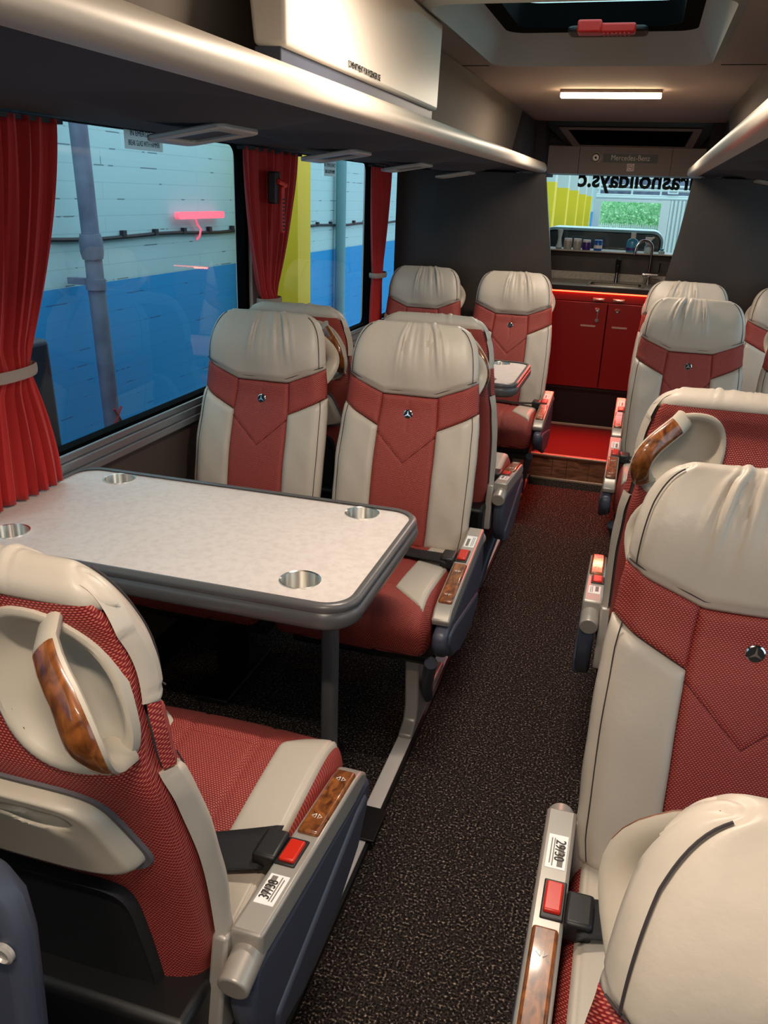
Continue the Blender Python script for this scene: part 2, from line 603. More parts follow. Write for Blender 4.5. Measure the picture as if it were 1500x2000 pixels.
def roof_hatch():
    t = thing('roof_hatch', 'square roof hatch with pale splayed frame and dark glass in the ceiling', 'roof hatch', (0, 0, 0))
    cx, cy = (HX0 + HX1) / 2, (HY0 + HY1) / 2
    o = rrect(HX0, HX1, HY0, HY1, 0.07, 8)
    ob = rrect(HX0 - 0.022, HX1 + 0.022, HY0 - 0.022, HY1 + 0.022, 0.09, 8)
    i1 = rrect(HX0 + 0.055, HX1 - 0.055, HY0 + 0.10, HY1 - 0.11, 0.06, 8)
    n = len(o)
    V = [(p[0], p[1], ZC - 0.001) for p in ob] + [(p[0], p[1], ZC - 0.012) for p in o] + [(p[0], p[1], ZC + 0.062) for p in i1]
    Fc = []
    for L in range(2):
        for k in range(n):
            k2 = (k + 1) % n
            Fc.append((L * n + k, (L + 1) * n + k, (L + 1) * n + k2, L * n + k2))
    mesh('frame', (V, Fc), 'hatch_frame', t)
    out = rrect(HX0 + 0.04, HX1 - 0.04, HY0 + 0.08, HY1 - 0.09, 0.06, 8)
    inn = rrect(HX0 + 0.10, HX1 - 0.10, HY0 + 0.15, HY1 - 0.185, 0.06, 8)
    mesh('gasket', ringprism(out, inn, 'z', ZC + 0.0625, ZC + 0.125), 'gasket', t)
    mesh('glass_pane', prism(rrect(HX0 + 0.05, HX1 - 0.05, HY0 + 0.09, HY1 - 0.10, 0.06, 8), 'z', ZC + 0.127, ZC + 0.131), 'hatch_glass', t, smooth=False)
    # latch block and red release handle on the far edge
    lb = mesh('latch_block', prism(rrect(-0.29, -0.07, HY1 - 0.225, HY1 - 0.13, 0.02), 'z', ZC + 0.045, ZC + 0.0615), 'black_plastic', t, bevel=0.006)
    hp = join(box(-0.255, -0.19, HY1 - 0.305, HY1 - 0.245, ZC + 0.030, ZC + 0.062), box(-0.20, -0.10, HY1 - 0.295, HY1 - 0.250, ZC + 0.030, ZC + 0.055))
    h = mesh('release_handle', hp, 'hammer_red', t, bevel=0.006)
    ribs = join(*[box(-0.185 + k * 0.011, -0.181 + k * 0.011, HY1 - 0.293, HY1 - 0.252, ZC + 0.028, ZC + 0.031) for k in range(7)])
    mesh('grip_ribs', ribs, 'hammer_red', h, smooth=False)
    for x in (-0.30, -0.12):
        mesh('screw_cap', xform(lathe([(0.006, 0), (0.006, 0.002), (0.003, 0.003)], n=14), Matrix.Translation((x, HY1 - 0.055, ZC + 0.028)) @ Matrix.Rotation(math.radians(127), 4, 'X')), 'hatch_frame', t)
roof_hatch()

def ceiling_lamp(y, label, seen=True):
    t = thing('ceiling_lamp', label, 'ceiling lamp', (CX - 0.02, y, ZC), 0, 'strip lamps along the ceiling')
    mesh('housing', prism([(-0.19, -0.012), (0.19, -0.012), (0.19, 0.0), (-0.19, 0.0)], 'y', -0.020, 0.020), 'header_panel', t, bevel=0.003)
    d = prism([(-0.188, -0.030), (0.188, -0.030), (0.188, -0.012), (-0.188, -0.012)], 'y', -0.016, 0.016)
    mesh('diffuser', d, 'lamp_diffuser', t, bevel=0.005)
    a = area('lamp_light', (0, 0, -0.034), (0, 0, 0), 0.37, 0.03, CEIL_W, (1.0, 0.87, 0.74), t)
    return t
ceiling_lamp(3.62, 'lit warm strip lamp on the ceiling beyond the roof hatch')
for y in (1.45, 0.15, -1.1):
    ceiling_lamp(y, 'warm strip lamp on the ceiling this side of the roof hatch')

# overhead racks -----------------------------------------------------
def vent_unit(parent, x, y, s):
    """dark moulded blister with a silver frame and black insert, hanging under the rack"""
    b = []
    n, mrg = 24, 10
    V, Fc = [], []
    for j in range(mrg + 1):
        r = j / mrg
        for k in range(n):
            a = 2 * PI * k / n
            ca, sa = math.cos(a), math.sin(a)
            px = math.copysign(abs(ca) ** 0.6, ca) * 0.21 * r
            py = math.copysign(abs(sa) ** 0.7, sa) * 0.29 * r
            V.append((x + px, y + py, 1.529 - 0.030 * (0.5 + 0.5 * math.cos(PI * max(0, (r - 0.25) / 0.75))) if r > 0.25 else 1.499))
    for j in range(mrg):
        for k in range(n):
            k2 = (k + 1) % n
            Fc.append((j * n + k, j * n + k2, (j + 1) * n + k2, (j + 1) * n + k))
    u = mesh('service_panel', (V, Fc), 'slate_lining', parent)
    T = Matrix.Translation((x, y, 1.487)) @ Matrix.Rotation(math.radians(9 * s), 4, 'Y')
    fr = ringprism(rrect(-0.075, 0.075, -0.080, 0.080, 0.018), rrect(-0.050, 0.050, -0.052, 0.052, 0.010), 'z', -0.006, 0.004)
    mesh('vent_frame', xform(fr, T), 'silver_plastic', u, bevel=0.003)
    mesh('vent_insert', xform(box(-0.052, 0.052, -0.054, 0.054, 0.0, 0.003), T), 'black_plastic', u, smooth=False)
    return u
def rack(side):
    s = -1 if side == 'left' else 1
    def X(d): return CX + s * d     # d = distance from the middle
    t = thing('overhead_rack', 'long dark %s overhead rack with rounded silver front edge above the %s windows' % (side, side), 'luggage rack')
    dw = 1.10
    y0, y1 = YB, 4.46
    lin_out = [(X(dw), 1.530), (X(0.366), 1.527), (X(0.366), 1.540), (X(0.44), 1.575), (X(0.52), 1.566), (X(0.475), 1.80), (X(0.50), 1.80), (X(dw), 1.80)]
    mesh('rack_shell', prism(lin_out, 'y', y0, y1 - 0.006), 'slate_lining', t, smooth=False)
    mesh('back_lining', prism([(X(0.516), 1.5672), (X(0.471), 1.7985), (X(0.467), 1.7985), (X(0.512), 1.5672)], 'y', y0, y1 - 0.05), 'rack_back', t, smooth=False)
    prof = [(0.378, 1.524), (0.352, 1.523), (0.336, 1.526), (0.330, 1.534), (0.330, 1.548), (0.335, 1.560), (0.344, 1.569), (0.358, 1.573), (0.378, 1.568)]
    mesh('rack_lip', prism([(X(a), z) for a, z in prof], 'y', y0, y1), 'rack_lip', t, angle=50)
    return t
RL = rack('left')
RR = rack('right')
for (x, y) in ((-0.775, 1.45), (-0.795, 2.20), (-0.815, 2.97), (-0.82, 3.78)):
    vent_unit(RL, x, y, -1)
for (x, y) in ((0.415, 1.45), (0.435, 2.20), (0.455, 2.97), (0.46, 3.78)):
    vent_unit(RR, x, y, 1)

def rack_hatch():
    t = thing('compartment_panel', 'pale flap above the left rack lip reading compartment for passenger use', 'hatch panel')
    y0, y1 = 1.285, 2.25
    V = [(-0.545, y0, 1.598), (-0.545, y1, 1.598), (-0.60, y1, 1.60), (-0.60, y0, 1.60), (-0.548, y0, 1.797), (-0.548, y1 + 0.03, 1.797), (-0.62, y1 + 0.03, 1.797), (-0.62, y0, 1.797)]
    mesh('flap', hexa(V), 'hatch_panel', t, bevel=0.008)
    mesh('lower_seal', box(-0.60, -0.556, y0 + 0.005, y1 - 0.01, 1.572, 1.600), 'slate_plastic', t, smooth=False, bevel=0.002)
    M = frame_M((-0.5435, 1.655, 1.612), (0, 1, 0), (-0.01, 0, 1))
    text_mesh('lettering', 'COMPARTMENT FOR PASSENGER USE', 0.016, 'print_black', t, M, 0.0003, sx=0.72)
rack_hatch()
# rack lining strip beside the flap
# ------------------------------------------------------------------ bulkheads and kitchen
def bulkhead(side):
    s = -1 if side == 'left' else 1
    if s < 0:
        xw, xt, xm, xb = XL + 0.035, -0.500, -0.455, -0.415
    else:
        xw, xt, xm, xb = XR - 0.035, 0.178, 0.150, 0.108
    def slab(y0, y1, g=0.0):
        pts = [(xw, 0.0), (xb - s * -g, 0.0), (xb - s * -g, 0.98), (xm - s * -g, 1.25), (xt - s * -g, 1.515), (xw, 1.52)]
        return prism(pts, 'y', y0, y1)
    xo = XL + 0.035 + 0.60 if s < 0 else XR - 0.035 - 0.57
    nm = 'wall_bulkhead_' + side
    b = struct(nm, slab(YK, YK + 0.03), 'bulkhead_dark')
    struct('bulkhead_core', box(*sorted((xw, xo)), YK + 0.031, 5.62, 0.0, 1.52), 'bulkhead_edge', parent=b)
    struct('bulkhead_top', box(*sorted((xw, xo)), YK + 0.1, 5.62, 1.525, 1.79), 'slate_lining', parent=b)
bulkhead('left')
bulkhead('right')

struct('floor_platform', box(-0.75, 0.45, 4.30, 5.0, -0.06, 0.135), 'red_carpet')
st = thing('entry_step', 'wood-fronted carpeted step with pale nosing before the kitchen', 'step')
mesh('riser', box(-0.43, 0.16, 4.292, 4.300, 0.004, 0.128), 'oak_riser', st, smooth=False)
mesh('nosing', box(-0.43, 0.16, 4.284, 4.312, 0.128, 0.139), 'step_trim', st, bevel=0.003)
mesh('foot_trim', box(-0.43, 0.16, 4.283, 4.292, 0.0, 0.012), 'step_trim', st, bevel=0.002)
mesh('riser_joints', join(*[box(x, x + 0.002, 4.2905, 4.2925, 0.014, 0.126) for x in (-0.31, -0.235, -0.12, -0.02, 0.07)]), 'black_plastic', st, smooth=False)

def kitchen():
    t = thing('kitchen_cabinet', 'red two-door kitchen cabinet under the rear window', 'cabinet')
    x0, x1, xs = -0.60, 0.28, -0.148
    mesh('carcass', join(box(x0, x0 + 0.02, YC + 0.02, 5.40, 0.37, 0.926), box(x1 - 0.02, x1, YC + 0.02, 5.40, 0.37, 0.926), box(x0 + 0.02, x1 - 0.02, 5.38, 5.40, 0.37, 0.926), box(x0 + 0.02, x1 - 0.02, YC + 0.02, 5.38, 0.37, 0.39)), 'cabinet_red', t, smooth=False)
    mesh('plinth', box(x0, x1, YC + 0.015, YC + 0.035, 0.136, 0.372), 'black_plastic', t, smooth=False)
    mesh('plinth_trim', box(x0, x1, YC + 0.006, YC + 0.015, 0.136, 0.150), 'step_trim', t, smooth=False, bevel=0.002)
    mesh('lower_rail', box(x0, x1, YC - 0.004, YC + 0.02, 0.360, 0.374), 'bulkhead_edge', t, smooth=False)
    mesh('fascia', box(x0, x1, YC + 0.004, YC + 0.02, 0.868, 0.925), 'cabinet_red', t, smooth=False)
    for i, (a, b) in enumerate(((x0, xs - 0.002), (xs + 0.002, x1))):
        d = mesh('door', box(a, b, YC, YC + 0.018, 0.376, 0.864), 'cabinet_red', t, bevel=0.003)
        xc = xs + (-0.055 if i == 0 else 0.055)
        mesh('lock', xform(lathe([(0.014, 0), (0.014, 0.004), (0.011, 0.007), (0.005, 0.007), (0.004, 0.003)], n=20), Matrix.Translation((xc, YC, 0.825)) @ Matrix.Rotation(PI / 2, 4, 'X')), 'chrome', d)
        mesh('pull_slot', prism(rrect(xc - (0.085 if i == 0 else 0.02), xc + (0.0 if i == 0 else 0.065), 0.728, 0.738, 0.005), 'y', YC - 0.004, YC + 0.002), 'step_trim', d)
        cz = 0.882
        la = join(box(xc - 0.034, xc + 0.034, YC - 0.004, YC + 0.006, cz - 0.008, cz + 0.008), box(xc - 0.018, xc + 0.026, YC - 0.014, YC, cz - 0.005, cz + 0.004))
        mesh('latch', la, 'brushed_steel', d, bevel=0.003)
        if i == 0:
            k = join(box(xc + 0.002, xc + 0.006, YC - 0.012, YC - 0.006, 0.775, 0.822), xform(lathe([(0.011, 0), (0.011, 0.003)], n=14), Matrix.Translation((xc + 0.003, YC - 0.006, 0.766)) @ Matrix.Rotation(PI / 2, 4, 'X')))
            mesh('key', k, 'chrome', d)
    l = thing('led_strip', 'glowing red light strip under the worktop edge', 'light strip')
    mesh('led_tube', box(x0, x1, YC - 0.006, YC + 0.004, 0.915, 0.921), 'led_red', l, smooth=False)
    area('led_light', (CX, YC - 0.03, 0.916), (math.radians(-50), 0, 0), 0.6, 0.012, LED_W, (1.0, 0.06, 0.03), l, 1.9)
    w = thing('worktop', 'pale kitchen worktop with upstand beneath the rear window', 'worktop')
    sx0, sx1, sy0, sy1 = -0.27, 0.02, 5.00, 5.20
    top = join(box(x0, sx0, YC - 0.025, 5.42, 0.928, 0.952), box(sx1, x1, YC - 0.025, 5.42, 0.928, 0.952), box(sx0, sx1, YC - 0.025, sy0, 0.928, 0.952), box(sx0, sx1, sy1, 5.42, 0.928, 0.952))
    mesh('slab', top, 'worktop', w, smooth=False)
    mesh('front_edge', box(x0, x1, YC - 0.030, YC - 0.025, 0.926, 0.952), 'sign_dark', w, smooth=False)
    mesh('upstand', box(x0, x1, 5.35, 5.36, 0.952, 0.998), 'worktop', w, smooth=False, bevel=0.003)
    s = thing('sink', 'small square steel sink set into the kitchen worktop', 'sink')
    V = ringprism(rrect(sx0 - 0.012, sx1 + 0.012, sy0 - 0.012, sy1 + 0.012, 0.02), rrect(sx0 + 0.004, sx1 - 0.004, sy0 + 0.004, sy1 - 0.004, 0.02), 'z', 0.952, 0.957)
    mesh('rim', V, 'brushed_steel', s)
    bo = rrect(sx0 + 0.004, sx1 - 0.004, sy0 + 0.004, sy1 - 0.004, 0.02)
    n = len(bo)
    bv = [(p[0], p[1], 0.955) for p in bo] + [(p[0], p[1], 0.85) for p in bo]
    mesh('bowl', (bv, [(k, n + k, n + (k + 1) % n, (k + 1) % n) for k in range(n)] + [tuple(range(n, 2 * n))]), 'brushed_steel', s)
    # dark back panel with the shelf of the rear window on top
    struct('wall_rear', join(box(-0.60, 0.27, 5.42, 5.46, 0.90, 1.118), box(-0.75, 0.42, 5.47, 5.55, -0.06, 1.09)), 'bulkhead_dark')
    struct('trim_22', box(-0.60, 0.27, 5.27, 5.52, 1.118, 1.126), 'worktop', bevel=0.002)
    struct('trim_23', box(-0.60, 0.27, 5.36, 5.42, 0.99, 1.118), 'bulkhead_dark')
kitchen()

def tap():
    t = thing('kitchen_tap', 'tall chrome swan-neck tap with side lever right of the sink', 'tap', (0.050, 5.255, 0.953))
    mesh('base', lathe([(0.016, 0), (0.016, 0.008), (0.011, 0.012), (0.011, 0.045), (0.013, 0.047)]), 'chrome', t)
    mesh('body', tube([(-0.035, 0, 0.058), (0.05, 0, 0.058)], 0.014, 14), 'chrome', t)
    p = [(0.0, 0, 0.06), (0.0, 0, 0.14), (0.0, 0, 0.20)] + [(-0.045 + 0.045 * math.cos(a), -0.02 * (a / PI), 0.20 + 0.045 * math.sin(a)) for a in [PI * k / 10 for k in range(1, 10)]] + [(-0.093, -0.022, 0.195), (-0.096, -0.022, 0.165)]
    mesh('spout', tube(p, 0.0075, 12), 'chrome', t)
    mesh('lever', tube([(0.05, 0, 0.058), (0.056, 0, 0.085), (0.056, 0, 0.125)], 0.004, 8), 'chrome', t)
    h = thing('hand_spray', 'dark ribbed hand spray standing behind the sink', 'tap', (-0.13, 5.24, 0.953))
    mesh('holder', lathe([(0.014, 0), (0.013, 0.01), (0.011, 0.04), (0.010, 0.07)]), 'chrome', h)
    mesh('spray_head', tube([(0, 0, 0.06), (0, -0.002, 0.095), (0.002, -0.01, 0.125), (0.006, -0.018, 0.138)], [0.012, 0.013, 0.016, 0.015], 14), 'black_plastic', h)
    mesh('button', tube([(0.0, -0.012, 0.10), (0.0, -0.014, 0.115)], 0.006, 8), 'chrome', h)
tap()

ZS = 1.126
def can(x, y, m, capm, label, hh=0.062, r=0.024):
    t = thing('spray_can', label, 'can', (x, y, ZS), 0, 'cleaning products on the rear window shelf')
    mesh('can_body', lathe([(r * 0.95, 0), (r, 0.003), (r, hh * 0.72), (r * 0.96, hh * 0.75)]), m, t)
    mesh('cap', lathe([(r * 0.97, hh * 0.75), (r * 0.97, hh * 0.97), (r * 0.85, hh)]), capm, t)
    return t
can(-0.440, 5.34, 'grey_can', 'white_cap', 'grey aerosol can with white lid, leftmost can on the rear shelf')
can(-0.384, 5.34, 'grey_can', 'white_cap', 'grey aerosol can between the leftmost can and the purple can')
can(-0.330, 5.34, 'purple_can', 'white_cap', 'purple aerosol can on the rear shelf', 0.058)
c = can(-0.262, 5.34, 'blue_can', 'blue_can', 'blue aerosol can with pale label on the rear shelf', 0.060)
mesh('can_label', lathe([(0.0245, 0.012), (0.0245, 0.030)]), 'sticker_white', c)
g = tag(mesh('glass_vase', lathe([(0.014, 0), (0.022, 0.006), (0.014, 0.03), (0.010, 0.06), (0.016, 0.10), (0.018, 0.11)], (-0.492, 5.34, ZS)), 'clear_plastic'), 'slim clear bottle at the left end of the rear shelf', 'bottle')
b = thing('soap_bottle', 'blue liquid soap bottle with white cap on the rear shelf', 'bottle', (-0.066, 5.34, ZS))
mesh('bottle_body', xform(lathe([(0.030, 0), (0.033, 0.005), (0.033, 0.055), (0.026, 0.070), (0.014, 0.076)]), Matrix.Diagonal((1, 0.6, 1, 1))), 'blue_bottle', b)
mesh('cap', lathe([(0.014, 0.076), (0.014, 0.108), (0.011, 0.110)]), 'white_cap', b)
mesh('bottle_label', xform(lathe([(0.0335, 0.008), (0.0335, 0.026)]), Matrix.Diagonal((1, 0.6, 1, 1))), 'purple_can', b)
b = thing('spray_bottle', 'clear trigger spray bottle behind the tap spout', 'bottle', (0.030, 5.35, ZS))
mesh('bottle_body', lathe([(0.022, 0), (0.025, 0.004), (0.025, 0.035), (0.010, 0.060), (0.009, 0.068)]), 'clear_plastic', b)
mesh('trigger_head', join(box(-0.026, 0.016, -0.008, 0.008, 0.072, 0.088), box(-0.010, 0.010, -0.008, 0.008, 0.066, 0.074), tube([(-0.012, 0, 0.074), (-0.020, 0, 0.062), (-0.020, 0, 0.050)], 0.003, 6), tube([(0.014, 0, 0.082), (0.024, 0, 0.090)], 0.005, 8)), 'white_cap', b, bevel=0.002)
b = thing('small_jar', 'tiny pale jar at the right end of the rear shelf', 'jar', (0.105, 5.34, ZS))
mesh('jar_body', lathe([(0.016, 0), (0.018, 0.003), (0.018, 0.014), (0.012, 0.018)]), 'clear_plastic', b)
mesh('lid', lathe([(0.010, 0.018), (0.010, 0.026), (0.006, 0.028)]), 'blue_bottle', b)

# rear header with air grille, loudspeaker, name sign and no smoking sign
def header():
    zt, zb, y = 1.690, 1.545, 5.26
    hd = struct('wall_header', prism([(y, zb), (y, zt), (y + 0.03, zt + 0.01), (5.62, zt + 0.01), (5.62, zb)], 'x', -0.64, 0.35), 'header_panel')
    struct('header_joint', join(box(-0.424, -0.421, y - 0.001, y + 0.001, zb, zt), box(0.083, 0.086, y - 0.001, y + 0.001, zb, zt)), 'black_plastic', parent=hd)
    v = thing('ceiling_vent', 'wide black air vent with pale frame above the name sign', 'air vent')
    # sloping face from the ceiling down to the header
    A = [(-0.62, 5.0, ZC + 0.0), (0.29, 5.0, ZC + 0.0), (0.22, y + 0.005, zt + 0.004), (-0.50, y + 0.005, zt + 0.004)]
    n = Vector((0, -(ZC - zt), -(y - 5.0))).normalized()
    def off(p, d): return tuple(Vector(p) + n * d)
    mesh('surround', hexa([off(p, 0) for p in A] + [off(p, -0.02) for p in A]), 'black_plastic', v, smooth=False)
    def q(s, t): # bilinear on A
        a = Vector(A[0]).lerp(Vector(A[1]), s)
        c = Vector(A[3]).lerp(Vector(A[2]), s)
        return a.lerp(c, t)
    o4 = [q(0.07, 0.22), q(0.93, 0.22), q(0.95, 0.985), q(0.05, 0.985)]
    i4 = [q(0.115, 0.30), q(0.885, 0.30), q(0.89, 0.95), q(0.11, 0.95)]
    V = [off(p, 0.002) for p in o4] + [off(p, 0.006) for p in o4] + [off(p, 0.006) for p in i4] + [off(p, 0.002) for p in i4]
    Fc = []
    for L in range(3):
        for k in range(4):
            k2 = (k + 1) % 4
            Fc.append((L * 4 + k, L * 4 + k2, (L + 1) * 4 + k2, (L + 1) * 4 + k))
    mesh('vent_frame', (V, Fc), 'header_panel', v, smooth=False)
    sl = []
    for k in range(9):
        t0 = 0.32 + k * 0.07
        a, b2 = q(0.12, t0), q(0.88, t0)
        c2, d2 = q(0.88, t0 + 0.03), q(0.12, t0 + 0.03)
        sl.append(hexa([off(p, 0.001) for p in (a, b2, c2, d2)] + [off(p, 0.005) for p in (a, b2, c2, d2)]))
    mesh('grille_slats', join(*sl), 'gasket', v, smooth=False)
    s = thing('loudspeaker', 'round loudspeaker with silver ring left of the name sign', 'loudspeaker', (-0.330, y, 1.633))
    R = Matrix.Rotation(PI / 2, 4, 'X')
    mesh('ring', xform(lathe([(0.031, 0), (0.031, 0.006), (0.023, 0.008), (0.023, 0.004)]), R), 'silver_plastic', s)
    mesh('cone', xform(lathe([(0.0228, 0.0), (0.0228, 0.005), (0.010, 0.0025), (0.006, 0.004)]), R), 'black_plastic', s)
    n = thing('name_sign', 'dark strip sign with pale serif lettering on the rear header', 'sign')
    mesh('plate', box(-0.288, 0.010, y - 0.004, y, 1.610, 1.655), 'sign_dark', n, smooth=False)
    text_mesh('lettering', 'Mercedes-Benz', 0.040, 'print_pale', n, frame_M((-0.139, y - 0.0045, 1.634), (1, 0, 0), (0, 0, 1)), sx=0.86)
    k = thing('no_smoking_sign', 'small square no smoking sticker under the name sign', 'sign')
    mesh('plate', box(-0.152, -0.112, y - 0.002, y, 1.566, 1.606), 'sticker_white', k, smooth=False)
    c = (-0.132, y - 0.003, 1.586)
    mesh('prohibition_ring', xform(ringprism([(0.016 * math.cos(a), 0.016 * math.sin(a)) for a in [2 * PI * i / 24 for i in range(24)]], [(0.0125 * math.cos(a), 0.0125 * math.sin(a)) for a in [2 * PI * i / 24 for i in range(24)]], 'y', 0, 0.001), Matrix.Translation(c)), 'buckle_red', k, smooth=False)
    mesh('prohibition_bar', join(xform(box(-0.015, 0.015, 0, 0.001, -0.0017, 0.0017), Matrix.Translation(c) @ Matrix.Rotation(PI / 4, 4, 'Y'))), 'buckle_red', k, smooth=False)
    mesh('cigarette', xform(box(-0.010, 0.010, 0.0005, 0.001, -0.0015, 0.0015), Matrix.Translation(c)), 'print_black', k, smooth=False)
header()
struct('ceiling_back', join(box(-0.72, 0.38, 5.27, 5.62, 1.702, 1.83), box(-0.72, -0.60, 4.99, 5.62, 1.53, 1.83), box(0.26, 0.38, 4.99, 5.62, 1.53, 1.83)), 'slate_lining')

# rear window with mirrored lettering
rw = struct('window_13', box(-0.75, 0.42, YW + 0.06, YW + 0.064, 1.09, 1.70), 'rear_glass')
text_mesh('window_lettering', 'urasholidays.c', 0.136, 'text_green', rw, frame_M((-0.084, YW + 0.056, 1.524), (-1, 0, 0), (0, 0, 1)), 0.0008, sx=0.93, bold=0.004)

# ------------------------------------------------------------------ curtains
def curtain(name_label, y0, y1, ztie, ycen, wtie, zbot, wbot, amp, tie=True, npl=7, x=-1.240):
    t = thing('curtain', name_label, 'curtain', (0, 0, 0), 0, 'red curtains on the left windows')
    nu, nv = 84, 46
    zt = 1.522
    def fn(a, b, offx=0.0):
        z = zt + (zbot - zt) * b
        if z > ztie:
            k = (zt - z) / (zt - ztie)
            e = k ** 1.8
            L = y0 + (ycen - wtie / 2 - y0) * e
            R = y1 + (ycen + wtie / 2 - y1) * (k ** 1.5)
        else:
            k = (ztie - z) / max(1e-6, ztie - zbot)
            e = 1 - (1 - min(1, k)) ** 1.8
            L = ycen - wtie / 2 + ((ycen - wbot / 2) - (ycen - wtie / 2)) * e
            R = ycen + wtie / 2 + ((ycen + wbot / 2) - (ycen + wtie / 2)) * e
        y = L + (R - L) * a
        sq = (R - L) / (y1 - y0)
        ph = a * npl * 2 * PI
        d = amp * (0.55 + 0.45 * sq) * (math.sin(ph + 0.6 * math.sin(3 * b + a * 5)) + 0.35 * math.sin(2.3 * ph + 1))
        tn = math.exp(-((z - ztie) / 0.03) ** 2)
        bulge = 0.022 * tn * (1 - (2 * a - 1) ** 2)
        return (x + d * (1 - 0.5 * tn) + bulge, y, z)
    o = mesh('cloth', gridf(fn, nu, nv), 'curtain_red', t)
    so = o.modifiers.new('thickness', 'SOLIDIFY')
    so.thickness = 0.003
    mesh('heading_rail', box(x - 0.012, x + 0.012, y0 - 0.01, y1 + 0.01, 1.514, 1.524), 'black_plastic', t, smooth=False)
    if tie:
        pts = []
        n = 28
        for k in range(n + 1):
            a = 2 * PI * k / n
            pts.append((x + 0.008 + 0.036 * math.sin(a), ycen + (wtie / 2 + 0.008) * math.cos(a), ztie))
        mesh('tieback', tube(pts, 0.012, 8, flat=(0.22, 1.0), up=(0, 0, 1), cap=False), 'tieback', t)
    return t
curtain('red curtain with grey tieback at the near end of the first left window', 1.34, 1.66, 1.025, 1.40, 0.17, 0.745, 0.30, 0.015, npl=8)
curtain('red curtain on the left pillar behind the emergency hammer', 2.56, 3.02, 1.035, 2.735, 0.11, 0.76, 0.20, 0.014, npl=7)
curtain('narrow red curtain with tieback beside the dark left bulkhead', 3.96, 4.31, 1.02, 4.10, 0.15, 0.76, 0.20, 0.009, npl=6, x=-1.262)

# emergency hammer hanging on the pillar in front of the curtain
h = thing('emergency_hammer', 'red emergency hammer in dark holder in front of the middle red curtain', 'hammer', (-1.175, 2.70, 1.30))
mesh('holder', join(box(-0.03, 0.0, -0.03, 0.012, 0.055, 0.155)), 'hammer_body', h, bevel=0.006)
mesh('hammer_head', tube([(0.004, -0.02, 0.125), (0.006, 0.035, 0.115)], [0.008, 0.010], 10), 'hammer_red', h)
mesh('handle', box(-0.004, 0.010, 0.000, 0.024, -0.035, 0.11), 'hammer_red', h, bevel=0.004)
mesh('grip_ribs', join(*[box(0.009, 0.012, 0.003, 0.021, -0.028 + k * 0.012, -0.023 + k * 0.012) for k in range(9)]), 'hammer_body', h, smooth=False)
mesh('hammer_tip', lathe([(0.004, 0), (0.001, 0.010)], (0.006, -0.018, 0.132), 10), 'chrome', h)

# break-glass stickers on the panes
def sticker(y, z, w, hgt, label):
    t = thing('window_sticker', label, 'sticker', (XL - 0.026, y, z), 0, 'break glass stickers on the windows')
    mesh('plate', gridf(lambda a, b: (0.0008, (a - .5) * w, (b - .5) * hgt), 2, 2), 'sticker_film', t, smooth=False)
    text_mesh('lettering', 'IN EMERGENCY', hgt * 0.34, 'print_black', t, frame_M((0.0016, 0, hgt * 0.2), (0, 1, 0), (0, 0, 1)), 0.0002)
    text_mesh('lettering', 'BREAK GLASS WITH HAMMER', hgt * 0.34, 'print_black', t, frame_M((0.0016, 0, -hgt * 0.22), (0, 1, 0), (0, 0, 1)), 0.0002, sx=w * 0.9 / (hgt * 0.34 * 14.6))
sticker(2.11, 1.512, 0.185, 0.055, 'white break glass sticker at the top of the nearest left window')
sticker(3.53, 1.49, 0.14, 0.060, 'white break glass sticker at the top of the second left window')

